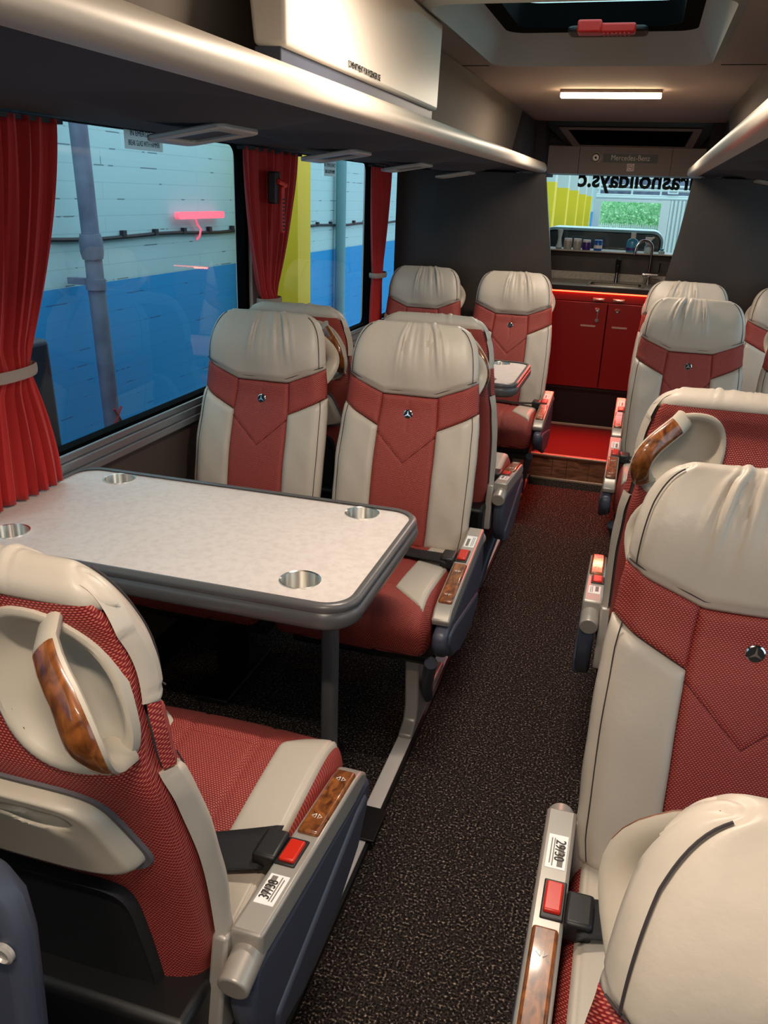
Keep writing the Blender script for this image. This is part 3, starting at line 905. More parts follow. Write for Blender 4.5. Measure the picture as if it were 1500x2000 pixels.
# ------------------------------------------------------------------ tables
def table(y0, y1, label, xr=-0.385, xl=-1.262, zt=0.74):
    t = thing('coach_table', label, 'table', ((xl + xr) / 2, (y0 + y1) / 2, 0.0), 0, 'white tables between facing seats')
    cx, cy = (xl + xr) / 2, (y0 + y1) / 2
    hx, hy = (xr - xl) / 2, (y1 - y0) / 2
    holes = [(-hx + 0.135, hy - 0.045 - 0.01), (hx - 0.13, hy - 0.055), (-hx + 0.12, -hy + 0.095), (hx - 0.13, -hy + 0.095)]
    R = 0.0355
    # top surface with round holes: build by boolean-free bmesh fill
    bm = bmesh.new()
    out = rrect(-hx + 0.012, hx - 0.012, -hy + 0.012, hy - 0.012, 0.055, 10)
    loops = [out] + [[(c[0] + R * math.cos(2 * PI * k / 40), c[1] + R * math.sin(2 * PI * k / 40)) for k in range(40)] for c in holes]
    edges = []
    for lp in loops:
        vs = [bm.verts.new((p[0], p[1], zt)) for p in lp]
        edges += [bm.edges.new((vs[i], vs[(i + 1) % len(vs)])) for i in range(len(vs))]
    bmesh.ops.triangle_fill(bm, use_beauty=True, use_dissolve=False, edges=edges, normal=(0, 0, 1))
    r = bmesh.ops.extrude_face_region(bm, geom=bm.faces[:])
    for v in [e for e in r['geom'] if isinstance(e, bmesh.types.BMVert)]: v.co.z -= 0.03
    bmesh.ops.recalc_face_normals(bm, faces=bm.faces[:])
    me = bpy.data.meshes.new('tabletop')
    bm.to_mesh(me)
    bm.free()
    me.materials.append(MATS['table_laminate'])
    link('tabletop', me, t)
    # moulded edge band, ribbed profile swept round the outline
    prof = [(-0.006, 0.004), (0.004, 0.006), (0.010, 0.001), (0.011, -0.008), (0.008, -0.011), (0.012, -0.015), (0.014, -0.026), (0.010, -0.040), (0.000, -0.048), (-0.03, -0.048)]
    base = rrect(-hx + 0.014, hx - 0.014, -hy + 0.014, hy - 0.014, 0.055, 10)
    n = len(base)
    V, Fc = [], []
    for pz in prof:
        o = rrect(-hx + 0.014 - pz[0], hx - 0.014 + pz[0], -hy + 0.014 - pz[0], hy - 0.014 + pz[0], 0.055 + pz[0], 10)
        V += [(p[0], p[1], zt + pz[1]) for p in o]
    for L in range(len(prof) - 1):
        for k in range(n):
            k2 = (k + 1) % n
            Fc.append((L * n + k, (L + 1) * n + k, (L + 1) * n + k2, L * n + k2))
    mesh('edge_band', (V, Fc), 'table_edging', t, angle=60)
    for c in holes:
        pr = [(R - 0.0015, -0.060), (R - 0.001, -0.058), (R - 0.0005, 0.001), (R + 0.003, 0.002), (R + 0.003, 0.0)]
        V, Fc = lathe(pr, (0, 0, 0), 40)
        Fc = [tuple(reversed(f)) for f in Fc[:-2]] + [tuple(range(40))]
        cup = mesh('cup_holder', (V, Fc), 'cup_steel', t)
        cup.location = (c[0], c[1], zt)
        mesh('cup_base', lathe([(R - 0.004, -0.058), (R - 0.004, -0.054), (0.002, -0.054)], (0, 0, 0), 32), 'brushed_steel', cup)
    lx, ly = -0.535 - cx, 0.06
    leg = mesh('leg', prism(rrect(-0.016, 0.016, -0.022, 0.022, 0.012), 'z', 0.02, zt - 0.04), 'table_edging', t)
    for v in leg.data.vertices: v.co += Vector((lx, ly, 0))
    fp = mesh('foot_bracket', join(box(lx - 0.03, lx + 0.13, ly - 0.055, ly + 0.055, 0.0205, 0.026)), 'black_plastic', t, bevel=0.002)
    return t
table(1.165, 1.675, 'large white table with four cup holders nearest the camera')
table(3.08, 3.58, 'white table farther back before the dark left bulkhead')

# seat rails along the aisle
def rail(x0, x1, label):
    t = thing('seat_rail', label, 'rail')
    mesh('track', box(x0, x1, YB, 4.28, 0.0, 0.02), 'rail_metal', t, bevel=0.003)
    mesh('track_screws', join(*[lathe([(0.004, 0), (0.004, 0.0006)], ((x0 + x1) / 2, y, 0.0200), 10) for y in (0.2, 0.8, 1.41, 2.0, 2.5, 3.3, 3.9)]), 'print_black', t, smooth=False)
    edge = (x1, x1 + 0.008) if x1 < CX else (x0 - 0.008, x0)
    mesh('edge_trim', box(edge[0], edge[1], YB, 4.28, 0.0, 0.017), 'black_plastic', t, smooth=False)
rail(-0.462, -0.424, 'silver floor rail along the left edge of the aisle carpet')
rail(0.064, 0.102, 'silver floor rail under the right seats beside the aisle')

# ================================================================== SEATS
# local frame: floor origin under the meeting line of cushion and backrest, seat faces -y, aisle side +x
HW = [(0, .198), (.1, .206), (.35, .208), (.52, .204), (.66, .193), (.74, .188), (1.2, .188)]
def shoulder(z):
    t = min(1.0, max(0.0, (z - .915) / .143))
    return .060 * (1 - math.sqrt(max(0.0, 1 - .99 * t ** 2.3)))
def yprof(v):
    y = 0.150 * v - 0.016 * math.sin(PI * min(max(v, 0) / 0.6, 1.0))
    y -= 0.020 * math.exp(-((v - 0.83) / 0.13) ** 2)
    return y
Z0, ZL = 0.455, 0.625
VT = 0.885
def prof(v):
    if v <= VT:
        z = Z0 + ZL * v
        return yprof(v), z, interp(HW, v) - shoulder(z)
    a = (v - VT) / 0.22 * 2.75
    y0, z0 = yprof(VT), Z0 + ZL * VT
    w = .188 - shoulder(z0 + 0.05 * math.sin(a))
    return y0 + 0.026 * (1 - math.cos(a)) + .020 * math.sin(a) * max(0.0, math.cos(a)), z0 + 0.05 * math.sin(a), w
def Fs(u, v):
    y, z, w = prof(v)
    e = max(0.0, (abs(u) - 0.78) / 0.22)
    back = 0.024 * e * e
    if v > VT:
        a = (v - VT) / 0.22 * 2.75
        mid = yprof(VT) + 0.026
        return Vector((u * w, y + (mid - y) * .92 * min(1.0, e * e), z))
    return Vector((u * w, y + back, z))
def Ns(u, v):
    d = 1e-3
    n = (Fs(u + d, v) - Fs(u - d, v)).cross(Fs(u, v + d) - Fs(u, v - d))
    return n.normalized()
def panel(u0, u1, vl, vh, nu, nv, puff=.006, border=.014, extra=None, ew=.020):
    us = [u0 + (u1 - u0) * i / nu for i in range(nu + 1)]
    us = [us[0]] + us + [us[-1]]
    V = []
    rows = [0.0] + [j / nv for j in range(nv + 1)] + [1.0]
    NR = len(rows)
    for j, b in enumerate(rows):
        for i, u in enumerate(us):
            v = vl(u) + (vh(u) - vl(u)) * b
            hw = prof(v)[2]
            d = min((u - u0) * hw, (u1 - u) * hw, (v - vl(u)) * ZL, (vh(u) - v) * ZL)
            k = min(1.0, max(0.0, d) / ew)
            p = puff * (1 - (1 - k) ** 2)
            if i == 0 or i == len(us) - 1 or j == 0 or j == NR - 1:
                p = -border
            elif extra: p += extra(u, v)
            V.append(Fs(u, v) + Ns(u, v) * p)
    n = len(us)
    Fc = [(j * n + i, j * n + i + 1, (j + 1) * n + i + 1, (j + 1) * n + i) for j in range(NR - 1) for i in range(n - 1)]
    return V, Fc
def hb(u):
    a = abs(u)
    return .668 if a < .40 else .668 + (a - .40) / .60 * .072
def stp(u): return .525 + (abs(u) - .42) / .58 * .085
def seg_d(px, pz, ax, az, bx, bz):
    dx, dz = bx - ax, bz - az
    t = max(0, min(1, ((px - ax) * dx + (pz - az) * dz) / (dx * dx + dz * dz)))
    return math.hypot(px - ax - t * dx, pz - az - t * dz)
rnd = random.Random(3)
WR = [(rnd.uniform(-.42, .5), rnd.uniform(.022, .05), rnd.uniform(.45, 1.0), rnd.uniform(-.5, .5)) for _ in range(15)]
def wrinkle(u, v):
    t = (v - .66) / .30
    a = math.exp(-((t - .80) / .34) ** 2) * (0.35 + 0.65 * min(1, max(0, t))) if t > 0 else 0
    s = 0.0
    for c, w, h, sl in WR:
        cc = c * (1.0 + 0.35 * (1 - t)) + sl * .10 * (1 - t)
        s += h * math.exp(-((u - cc) / w) ** 2)
    s2 = 0.0
    for c, w, h, sl in WR[:8]:
        cc = (c * 1.1 + .04) * (1.0 + 0.3 * (1 - t)) + sl * .12 * (1 - t)
        s2 -= h * math.exp(-((u - cc) / (w * .42)) ** 2)
    groove = -.0024 * math.exp(-((abs(u) - .90) / .022) ** 2)
    low = -.002 * math.exp(-(((v - hb(u)) * ZL - .012) / .003) ** 2)
    soft = .0016 * math.sin(9 * u + 14 * v) * math.sin(6 * v)
    return .0052 * a * s + .0048 * a * s2 + groove + low + soft + .010 * math.exp(-((t - .5) / .45) ** 2) * (1 - u * u)
def chev(u, v):
    x, z = u * .205, v * ZL
    d = min(seg_d(abs(x), z, .42 * .205, .50 * ZL, 0, .375 * ZL), 9)
    d2 = abs(x) if .50 < v < .66 else 9
    but = math.hypot(x, z - .585 * ZL)
    return -.0034 * math.exp(-(d / .0035) ** 2) - .0016 * math.exp(-(d2 / .004) ** 2) - .004 * math.exp(-(but / .018) ** 2)
def sidex(u, v):
    g = -.0022 * math.exp(-((abs(u) - .90) / .022) ** 2)
    return g + .0011 * math.sin(30 * v + 4 * u) * math.sin(11 * u)
# thickness and side view of the shell
TH = [(-.15, .040), (0, .050), (.3, .056), (.55, .048), (.72, .036), (.88, .022), (.97, .012)]
def core_w(z):
    v = (z - Z0) / ZL
    return interp(HW, v) - shoulder(z)
def core_y(z):
    return yprof(min((z - Z0) / ZL, .97)) + 0.018
def shell_w(z): return core_w(z) * .905
def shell_y(x, z):
    w = shell_w(z)
    s = min(1.0, abs(x) / w) ** (1 / .62)
    c = math.sqrt(max(0.0, 1 - s * s)) ** .62
    return core_y(z) + .010 + interp(TH, (z - Z0) / ZL) * c
def loopsurf(zs, wfun, y0fun, y1fun, n=36, p=.4):
    V, Fc = [], []
    for z in zs:
        w, a, b = wfun(z), y0fun(z), y1fun(z)
        for k in range(n):
            t = 2 * PI * k / n
            c, s = math.cos(t), math.sin(t)
            V.append((w * math.copysign(abs(c) ** p, c), (a + b) / 2 + (b - a) / 2 * math.copysign(abs(s) ** .6, s), z))
    for i in range(len(zs) - 1):
        for k in range(n):
            k2 = (k + 1) % n
            Fc.append((i * n + k, i * n + k2, (i + 1) * n + k2, (i + 1) * n + k))
    Fc.append(tuple(range(n - 1, -1, -1)))
    Fc.append(tuple((len(zs) - 1) * n + k for k in range(n)))
    return V, Fc
# handle recess on the back
RC = (.094, .932, .073, .092)   # cx, cz, half sizes
RTILT = .18
def rec_xy(r, t):
    c, s = math.cos(t), math.sin(t)
    x = math.copysign(abs(c) ** .85, c) * RC[2] * (1 - .10 * s)
    z = math.copysign(abs(s) ** .85, s) * RC[3]
    return RC[0] + r * x - r * z * RTILT, RC[1] + r * z
def in_rec(x, z, k=.9):
    dz = (z - RC[1]) / RC[3]
    dx = (x - RC[0] + (z - RC[1]) * RTILT) / RC[2]
    return dx * dx + dz * dz < k * k
def radial(fxz, offs, n=44, base=None):
    """rings from the centre outward: offs = [(r, offset)]; fxz(r,t)->x,z ; draped on the shell"""
    V, Fc = [], []
    for r, o in offs:
        for k in range(n):
            t = 2 * PI * k / n
            x, z = fxz(r, t)
            xx = max(-shell_w(z) * .93, min(shell_w(z) * .93, x))
            V.append((x, shell_y(xx, z) + (o(x, z) if callable(o) else o), z))
    for i in range(len(offs) - 1):
        for k in range(n):
            k2 = (k + 1) % n
            Fc.append((i * n + k, (i + 1) * n + k, (i + 1) * n + k2, i * n + k2))
    Fc.append(tuple(range(n)))
    return V, Fc
def superell(cx, cz, hx, hz, p=.35, taper=0.0):
    def f(r, t):
        c, s = math.cos(t), math.sin(t)
        z = math.copysign(abs(s) ** p, s) * hz * r
        return cx + math.copysign(abs(c) ** p, c) * hx * r * (1 + taper * z / hz), cz + z
    return f

def build_seat(aisle, mirror):
    """a list of (name, parent index, mesh object); returns the part root objects under an Empty"""
    t = bpy.data.objects.new('passenger_chair', None)
    COL.objects.link(t)
    mk = lambda n, vf, m, p=t, **k: mesh(n, vf, m, p, mirror=mirror, **k)
    # --- backrest upholstery
    wl = lambda u: 0.0
    mk('headrest', panel(-1, 1, hb, lambda u: 1.100, 92, 54, .010, .018, wrinkle, .026), 'leather', angle=75)
    bk = mk('backrest', join(panel(-.42, .42, wl, lambda u: .664, 52, 96, .006, .010, chev, .012),
                             panel(.42, 1, lambda u: stp(u) + .001, lambda u: hb(u) - .001, 16, 14, .005, .014, None, .010),
                             panel(-1, -.42, lambda u: stp(u) + .001, lambda u: hb(u) - .001, 16, 14, .005, .014, None, .010)), 'red_weave', angle=75)
    for s in (1, -1):
        a, b = (.425, 1) if s > 0 else (-1, -.425)
        mk('side_bolster', panel(a, b, wl, lambda u: stp(u) - .003, 24, 50, .009, .020, sidex, .016), 'leather', angle=75)
    # dark seams
    def seam(pts, off=.0052, r=.0011):
        return tube([Fs(u, v) + Ns(u, v) * off for u, v in pts], r, 5)
    ln = lambda a, b, n=14: [(a[0] + (b[0] - a[0]) * k / n, a[1] + (b[1] - a[1]) * k / n) for k in range(n + 1)]
    sm = [seam(ln((-.42, .50), (0, .375)) + ln((0, .375), (.42, .50))[1:], .0030)]
    mk('chevron_seam', join(*sm), 'red_stitching', bk)
    em = mk('emblem', xform(lathe([(.0135, 0), (.0135, .004), (.011, .006), (.002, .0065)], n=24), Matrix.Translation(Fs(0, .585) + Vector((0, -.0005, 0))) @ Matrix.Rotation(PI / 2 - .15, 4, 'X')), 'chrome')
    star = []
    for k in range(3):
        a = PI / 2 + 2 * PI * k / 3
        star.append(prism([(.0115 * math.cos(a), .0115 * math.sin(a)), (.0022 * math.cos(a + 1.05), .0022 * math.sin(a + 1.05)), (0, 0), (.0022 * math.cos(a - 1.05), .0022 * math.sin(a - 1.05))], 'z', .0066, .0082))
    mk('emblem_disc', xform(lathe([(.0112, .0055), (.0112, .0066), (.002, .0068)], n=24), Matrix.Translation(Fs(0, .585) + Vector((0, -.0005, 0))) @ Matrix.Rotation(PI / 2 - .15, 4, 'X')), 'print_black', em)
    mk('star', xform(join(*star), Matrix.Translation(Fs(0, .585) + Vector((0, -.0005, 0))) @ Matrix.Rotation(PI / 2 - .15, 4, 'X')), 'chrome', em, smooth=False)
    st = []
    for s in (1, -1):
        st.append(seam(ln((s * .90, .02), (s * .90, .60), 20), .0078, .0011))
        st.append(seam(ln((s * .90, .75), (s * .90, .885), 14) + [(s * .90, .885 + .011 * k) for k in range(1, 10)], .0098, .0011))
    st.append(seam([(u / 20, hb(u / 20) + .020) for u in range(-19, 20)], .0086, .0011))
    mk('leather_stitching', join(*st), 'stitching')
    # --- core and back shell
    ze = Z0 + ZL * VT
    zs = [.43 + (1.080 - .43) * (k / 36) for k in range(37)]
    zs = [z for z in zs if z < ze - .005] + [ze + .046 * math.sin(PI / 2 * k / 7) for k in range(8)]
    mk('padding', loopsurf(zs, lambda z: core_w(z) * .945, lambda z: core_y(z) - .004, lambda z: core_y(z) + .008), 'grey_lining')
    nu, nv = 66, 92
    zb, zt = .375, 1.036
    V, Fc = [], []
    for j in range(nv + 1):
        z = zb + (zt - zb) * (1 - (1 - j / nv) ** 1.25)
        w = shell_w(z)
        for i in range(nu + 1):
            a = -PI / 2 + PI * i / nu
            x = w * math.copysign(abs(math.sin(a)) ** .62, math.sin(a))
            V.append((x, shell_y(x, z), z))
    for j in range(nv):
        for i in range(nu):
            q = (j * (nu + 1) + i, (j + 1) * (nu + 1) + i, (j + 1) * (nu + 1) + i + 1, j * (nu + 1) + i + 1)
            c = [sum(V[k][d] for k in q) / 4 for d in (0, 2)]
            if not in_rec(c[0], c[1], .97): Fc.append(q)
    n0 = len(V)
    # close bottom
    mk('back_shell', (V, Fc), 'red_weave', angle=75)
    # handle recess
    offs = [(0.02, -.020), (.25, -.020), (.5, -.018), (.70, -.013), (.80, -.006), (.86, .001), (.90, .005), (.96, .006), (1.01, .004), (1.04, -.006)]
    rec = mk('handle_recess', radial(rec_xy, offs), 'pale_plastic')
    # grip
    P0, P1 = (.102, 1.012), (.156, .870)
    gp = []
    for k in range(15):
        s = k / 14
        x = P0[0] + (P1[0] - P0[0]) * s + .040 * math.sin(PI * s)
        z = P0[1] + (P1[1] - P0[1]) * s
        gp.append(Vector((x, shell_y(min(x, shell_w(z) * .9), z) - .002 + .076 * math.sin(PI * s) ** .6, z)))
    up = (.0, 1, 0)
    mk('grip_arm', tube(gp, .0205, 14, flat=(1.0, .42), up=up), 'pale_plastic', rec)
    mk('wood_grip', tube([p + Vector((.001, .0045, 0)) for p in gp[1:-1]], .0182, 14, flat=(1.0, .36), up=up), 'burl_wood', rec)
    # folded tray with finger recess
    hole = lambda x, z: ((x - .055) / .036) ** 2 + ((z - .770) / .013) ** 2
    to = lambda x, z: .024 - (.012 if hole(x, z) < .7 else (.012 * (1.3 - hole(x, z)) / .6 if hole(x, z) < 1.3 else 0))
    rs = [k / 26 for k in range(1, 25)]
    tr = mk('folded_tray', radial(superell(0, .742, .140, .060, .36, -.16), [(r, to) for r in rs] + [(.955, .022), (.985, .015), (1.0, .004), (1.0, -.008)], 96), 'pale_plastic', angle=60)
    mk('tray_bezel', radial(superell(0, .742, .147, .067, .36, -.16), [(.90, -.004), (.93, .004), (.99, .005), (1.0, -.006)], 72), 'grey_lining')
    mk('magazine_pocket', radial(superell(0, .520, .128, .125, .25, -.05), [(k / 8, .012) for k in range(1, 8)] + [(.95, .013), (.985, .016), (1.0, .004), (1.0, -.01)], 64), 'mesh_pocket')
    # --- cushion
    path = catmull([(0, .045, .455), (0, -.06, .470), (0, -.16, .484), (0, -.28, .500), (0, -.365, .505), (0, -.420, .488), (0, -.448, .444), (0, -.440, .390), (0, -.412, .348), (0, -.355, .330)], 6)
    def cush(u, s, lift=0.0):
        f = s * (len(path) - 1)
        i = min(int(f), len(path) - 2)
        p = path[i].lerp(path[i + 1], f - i)
        C = Vector((0, max(-.32, min(p.y, .0)), .395))
        d = p - C
        inw = -d.normalized()
        a = abs(u)
        hw = .205
        if a <= .86:
            x = hw * a; dep = .004 * (a / .86) ** 2
        else:
            k = (a - .86) / .36
            x = hw * (.86 + .14 * math.sin(min(1, k) * PI / 2))
            dep = .004 + .072 * (1 - math.cos(min(1, k) * PI / 2))
        q = p + inw * (dep - lift)
        return Vector((math.copysign(x, u), q.y, q.z))
    def cushseam(u, s):
        g = 0.0
        for us in (.33,):
            g -= .003 * math.exp(-((abs(u) - us) / .025) ** 2)
        g -= .0025 * math.exp(-((abs(u) - .90) / .018) ** 2)
        g -= .0028 * math.exp(-((s - .42) / .010) ** 2) * (1 if abs(u) < .55 else 0)
        return g
    nuc, nvc = 76, 84
    cu = mk('seat_cushion', gridf(lambda a, b: cush(-1.22 + 2.44 * a, 1 - b, cushseam(-1.22 + 2.44 * a, 1 - b)), nuc, nvc), 'red_weave', angle=75)
    mk('cushion_base', box(-.196, .196, -.36, .05, .315, .40), 'black_plastic', cu, bevel=.01)
    for s in (1, -1):
        def bol(a, b):
            u = .50 + .47 * a
            smax = .44 + .14 * a
            sv = .02 + (smax - .02) * b
            e = min(a, 1 - a) * .47 * .205
            e2 = min(b * smax * .8, (1 - b) * smax * .8)
            k = min(1.0, min(e, e2) / .012)
            lift = .0045 * (1 - (1 - k) ** 2) - (0.003 if min(a, 1 - a, b, 1 - b) < 1e-6 else 0)
            lift -= .002 * math.exp(-((u - .885) / .014) ** 2)
            return cush(s * u, sv, lift)
        g = gridf(bol, 30, 40)
        if s > 0: g = (g[0], [tuple(reversed(f)) for f in g[1]])
        mk('cushion_bolster', g, 'leather', angle=75)
    mk('seat_frame', join(box(-.19, .19, -.32, .10, .27, .33), box(-.19, .19, .02, .13, .30, .46)), 'black_plastic', bevel=.012)
    # belt
    def strap(a, b):
        x = -.19 + .385 * a
        u = x / .205
        s = .20 - .13 * (1 - a) + .05 * (b - .5) * 1.7
        q = cush(max(-.97, min(.97, u)), max(0.01, s), .011)
        q.z += .014 * max(0, (a - .72) / .28)
        return q
    g = gridf(strap, 24, 5)
    b_ = mk('seat_belt', (g[0], [tuple(reversed(f)) for f in g[1]]), 'belt_webbing')
    so = b_.modifiers.new('thickness', 'SOLIDIFY'); so.thickness = .003
    if aisle:
        mk('belt_tongue', box(.168, .206, -.165, -.105, .478, .512), 'black_plastic', b_, bevel=.006)
        # armrest bar, slopes down to the front
        x0, x1 = .205, .250
        top = lambda y: .528 + (y - .03) * .13
        o = [(.035, top(.035) - .002), (.03, top(.03)), (-.34, top(-.34)), (-.375, top(-.375) - .004), (-.40, top(-.40) - .020), (-.395, top(-.39) - .038), (-.34, top(-.34) - .046), (.035, .486)]
        ar = mk('armrest', prism(o, 'x', x0, x1), 'silver_plastic', bevel=.006)
        # wood insert
        def topbar(ya, yb, xa, xb, h, lo=-.004):
            return hexa([(xa, yb, top(yb) + lo), (xb, yb, top(yb) + lo), (xb, ya, top(ya) + lo), (xa, ya, top(ya) + lo), (xa, yb, top(yb) + h), (xb, yb, top(yb) + h), (xb, ya, top(ya) + h), (xa, ya, top(ya) + h)])
        wd = mk('wood_trim', topbar(-.175, -.355, x0 + .005, x1 - .005, .007), 'burl_wood', ar, bevel=.005)
        def dia(y):
            z = top(y) + .0073
            c = (x0 + x1) / 2
            d = []
            for s in (1, -1):
                pts = [(c + s * .002, y - .005, z), (c + s * .008, y, z), (c + s * .002, y + .005, z), (c + s * .002, y - .005, z)]
                d.append(tube(pts, .0006, 4))
            return join(*d)
        mk('arrow_symbols', join(dia(-.215), dia(-.325)), 'print_pale', ar, smooth=False)
        mk('buckle_socket', topbar(-.098, -.160, x0 + .002, x1 - .012, .003), 'black_plastic', ar, bevel=.002)
        mk('release_button', topbar(-.104, -.152, x0 + .006, x1 - .015, .008), 'buckle_red', ar, bevel=.003)
        mk('number_plate', topbar(-.018, -.078, x0 + .008, x1 - .009, .0008), 'sticker_white', ar, smooth=False)
        mk('plate_print', join(topbar(-.035, -.074, x0 + .012, x0 + .020, .0013, .0006), topbar(-.025, -.074, x0 + .026, x0 + .0275, .0013, .0006), topbar(-.025, -.070, x0 + .030, x0 + .0315, .0013, .0006)), 'print_grey', ar, smooth=False)
        kn = tube([(.229, .020, .492), (.229, .078, .480)], .0215, 24)
        mk('recliner_knob', join(kn), 'silver_plastic', bevel=.003)
        mk('hinge_bracket', prism([(.045, .52), (.02, .52), (.0, .40), (.03, .36), (.07, .37), (.072, .40)], 'x', .185, .207), 'silver_plastic', bevel=.005)
        # slate side cover below the armrest
        o = [(.05, .49), (-.40, .432), (-.425, .425), (-.43, .39), (-.40, .355), (-.32, .325), (-.22, .305), (-.10, .300), (.0, .31), (.05, .36), (.065, .43)]
        mk('side_cover', prism(o, 'x', .214, .250), 'slate_plastic', bevel=.012)
        o2 = [(.0, .35), (-.34, .415), (-.395, .415), (-.40, .385), (-.35, .330), (-.24, .290), (-.10, .280), (.0, .305)]
        mk('cover_rim', prism(o2, 'x', .234, .255), 'slate_plastic', bevel=.010)
        # pedestal on the rail
        o = [(-.300, .022), (-.300, .034), (-.255, .052), (-.243, .09), (-.270, .30), (-.270, .335), (-.06, .335), (-.06, .29), (-.135, .12), (-.10, .055), (.09, .042), (.10, .022)]
        mk('pedestal_leg', prism(o, 'x', .112, .150), 'leg_metal', bevel=.008)
        mk('brace', tube([(.200, -.345, .300), (.165, -.22, .15), (.150, -.13, .055)], .017, 12), 'slate_plastic')
    else:
        mk('pedestal_leg', join(box(-.03, .03, -.20, -.10, .0, .30), box(-.05, .05, -.30, .02, .0, .02)), 'black_plastic', bevel=.006)
        mk('wall_bracket', box(-.262, -.19, -.28, -.05, .29, .33), 'black_plastic', bevel=.004)
    return t

def copy_tree(o):
    r = o.copy()
    COL.objects.link(r)
    for ch in o.children:
        c = ch.copy(); COL.objects.link(c); c.parent = r
        for g in ch.children:
            d = g.copy(); COL.objects.link(d); d.parent = c
    return r
PROTO = {}
def seat(x, y, rz, aisle, mirror, label):
    key = (aisle, mirror)
    if key not in PROTO:
        PROTO[key] = build_seat(aisle, mirror)
        r = PROTO[key]
    else:
        r = copy_tree(PROTO[key])
    r.location = (x, y, 0)
    r.rotation_euler = (0, 0, rz)
    tag(r, label, 'chair', 'red and beige coach seats')
    return r
XA, XWN = -0.572, -1.022
RA, RWN = 0.225, 0.685
s_L1 = seat(XA, 2.12, 0, True, False, 'aisle seat facing the camera behind the large white table')
seat(XWN, 2.12, 0, False, False, 'window seat facing the camera behind the large white table')
s_L0 = seat(XA - 0.018, 0.738, PI, True, True, 'nearest left seat seen from behind with wood grip, facing the large table')
seat(XA, 2.61, PI, True, True, 'left aisle seat turned away, directly behind the front table aisle seat')
seat(XWN, 2.61, PI, False, True, 'left window seat turned away, back against the front table window seat')
seat(XA, 4.02, 0, True, False, 'aisle seat at the far table in front of the dark left bulkhead')
seat(XWN, 4.02, 0, False, False, 'window seat at the far table beside the narrow red curtain')
s_R0 = seat(RA, 1.03, 0, True, True, 'large beige and red seat on the right edge facing the camera')
s_R9 = seat(RA, 0.305, 0, True, True, 'beige seat in the bottom right corner with wood grip loop')
seat(RA, 1.84, PI, True, False, 'right aisle seat turned away showing red mesh back and wood grip')
seat(RA, 3.28, 0, True, True, 'right aisle seat facing the camera beyond the turned-away seat')
seat(RA, 4.02, 0, True, True, 'right aisle seat against the dark right bulkhead, mostly hidden')
seat(RWN, 3.28, 0, False, True, 'right window seat cut by the photo edge, nearer of the two')
seat(RWN, 4.02, 0, False, True, 'right window seat before the dark right bulkhead at the photo edge')

# numbers on the two readable plates
def plate_number(s, body, mirror):
    ar = [c for c in s.children if c.name.startswith('armrest')][0]
    sx = -1 if mirror else 1
    xc = .2275 * sx
    return text_mesh('seat_number', body, .021, 'print_black', ar, frame_M((xc - .004 * sx, -.046, .5196), (0, -1, -.13), (1, 0, 0)), .0003, sx=.8)
plate_number(s_L0, '37/38', True)
plate_number(s_R0, '29/30', True)

# grey end panel in the lower left corner
e = thing('seat_end_panel', 'slate grey rounded end panel with round lock in the lower left corner', 'panel', (-0.66, 0.465, 0.0))
mesh('panel_body', prism([(-.16, .0), (.176, .0), (.184, .40), (.196, .66), (.199, .74), (.193, .785), (.172, .812), (.12, .826), (-.16, .83)], 'y', -.018, .018), 'slate_plastic', e, bevel=.014)
mesh('lock', xform(lathe([(.011, 0), (.011, .004), (.008, .006), (.007, .003), (.003, .003)], n=20), Matrix.Translation((.184, -.018, .735)) @ Matrix.Rotation(PI / 2, 4, 'X')), 'leg_metal', e)

# ================================================================== OUTSIDE
ZG = -1.0
struct('floor_yard', box(-4, 12, -6, 60, ZG - 0.1, ZG), 'concrete')
XE = -2.60
struct('wall_brick', box(XE - 0.2, XE, -3, 44, 0.93, 4.5), 'brick_white')
struct('wall_brick_base', box(XE - 0.2, XE, -3, 44, ZG, 0.93), 'brick_blue')
d = thing('drainpipe', 'grey cast drainpipe leaning up the painted wall outside', 'drainpipe', (-2.44, 3.45, ZG))
mesh('pipe', tube([(0, 0.10, 0.0), (0, 0.055, 0.9), (0, 0.0, 2.0), (0, -0.06, 3.4), (0, -0.10, 4.4)], 0.040, 18), 'pipe_grey', d)
mesh('collar', tube([(0, -0.005, 2.07), (0, -0.007, 2.10), (0, -0.009, 2.15), (0, -0.011, 2.18)], [0.047, 0.053, 0.053, 0.047], 18), 'pipe_grey', d)
mesh('wall_bracket', join(box(-0.14, 0.0, -0.02, 0.02, 1.95, 1.98), tube([(0, 0.0, 1.93), (0, 0.0, 1.98)], 0.046, 18)), 'pipe_grey', d)
mesh('tape_cross', join(tube([(0.040, 0.0, 1.28), (0.044, 0.06, 1.36)], 0.006, 6), tube([(0.040, 0.06, 1.28), (0.044, 0.0, 1.36)], 0.006, 6)), 'red_tape', d)
p = tag(mesh('drainpipe', tube([(-2.54, 7.15, ZG), (-2.54, 7.15, 4.4)], 0.045, 14), 'teal_pipe'), 'thin teal drainpipe seen through the second left window', 'drainpipe')
c = thing('wall_cable', 'black cable clipped along the white part of the outside wall', 'cable')
pts = [(XE + 0.012, -2 + k * 0.25, 1.172 - 0.0045 * (k * 0.25) + 0.006 * math.sin(k * 1.3)) for k in range(50)]
mesh('cable', tube(pts, 0.010, 7), 'cable_black', c)
for k in range(18):
    yy = 3.0 + k * 0.31
    mesh('clip', box(XE + 0.002, XE + 0.024, yy - 0.016, yy + 0.016, 1.176 - 0.0045 * (yy + 2) - 0.008, 1.176 - 0.0045 * (yy + 2) + 0.026), 'cable_black', c, smooth=False)
mesh('junction_box', box(XE, XE + 0.06, 5.36, 5.50, 1.08, 1.20), 'cable_black', c, bevel=0.01)
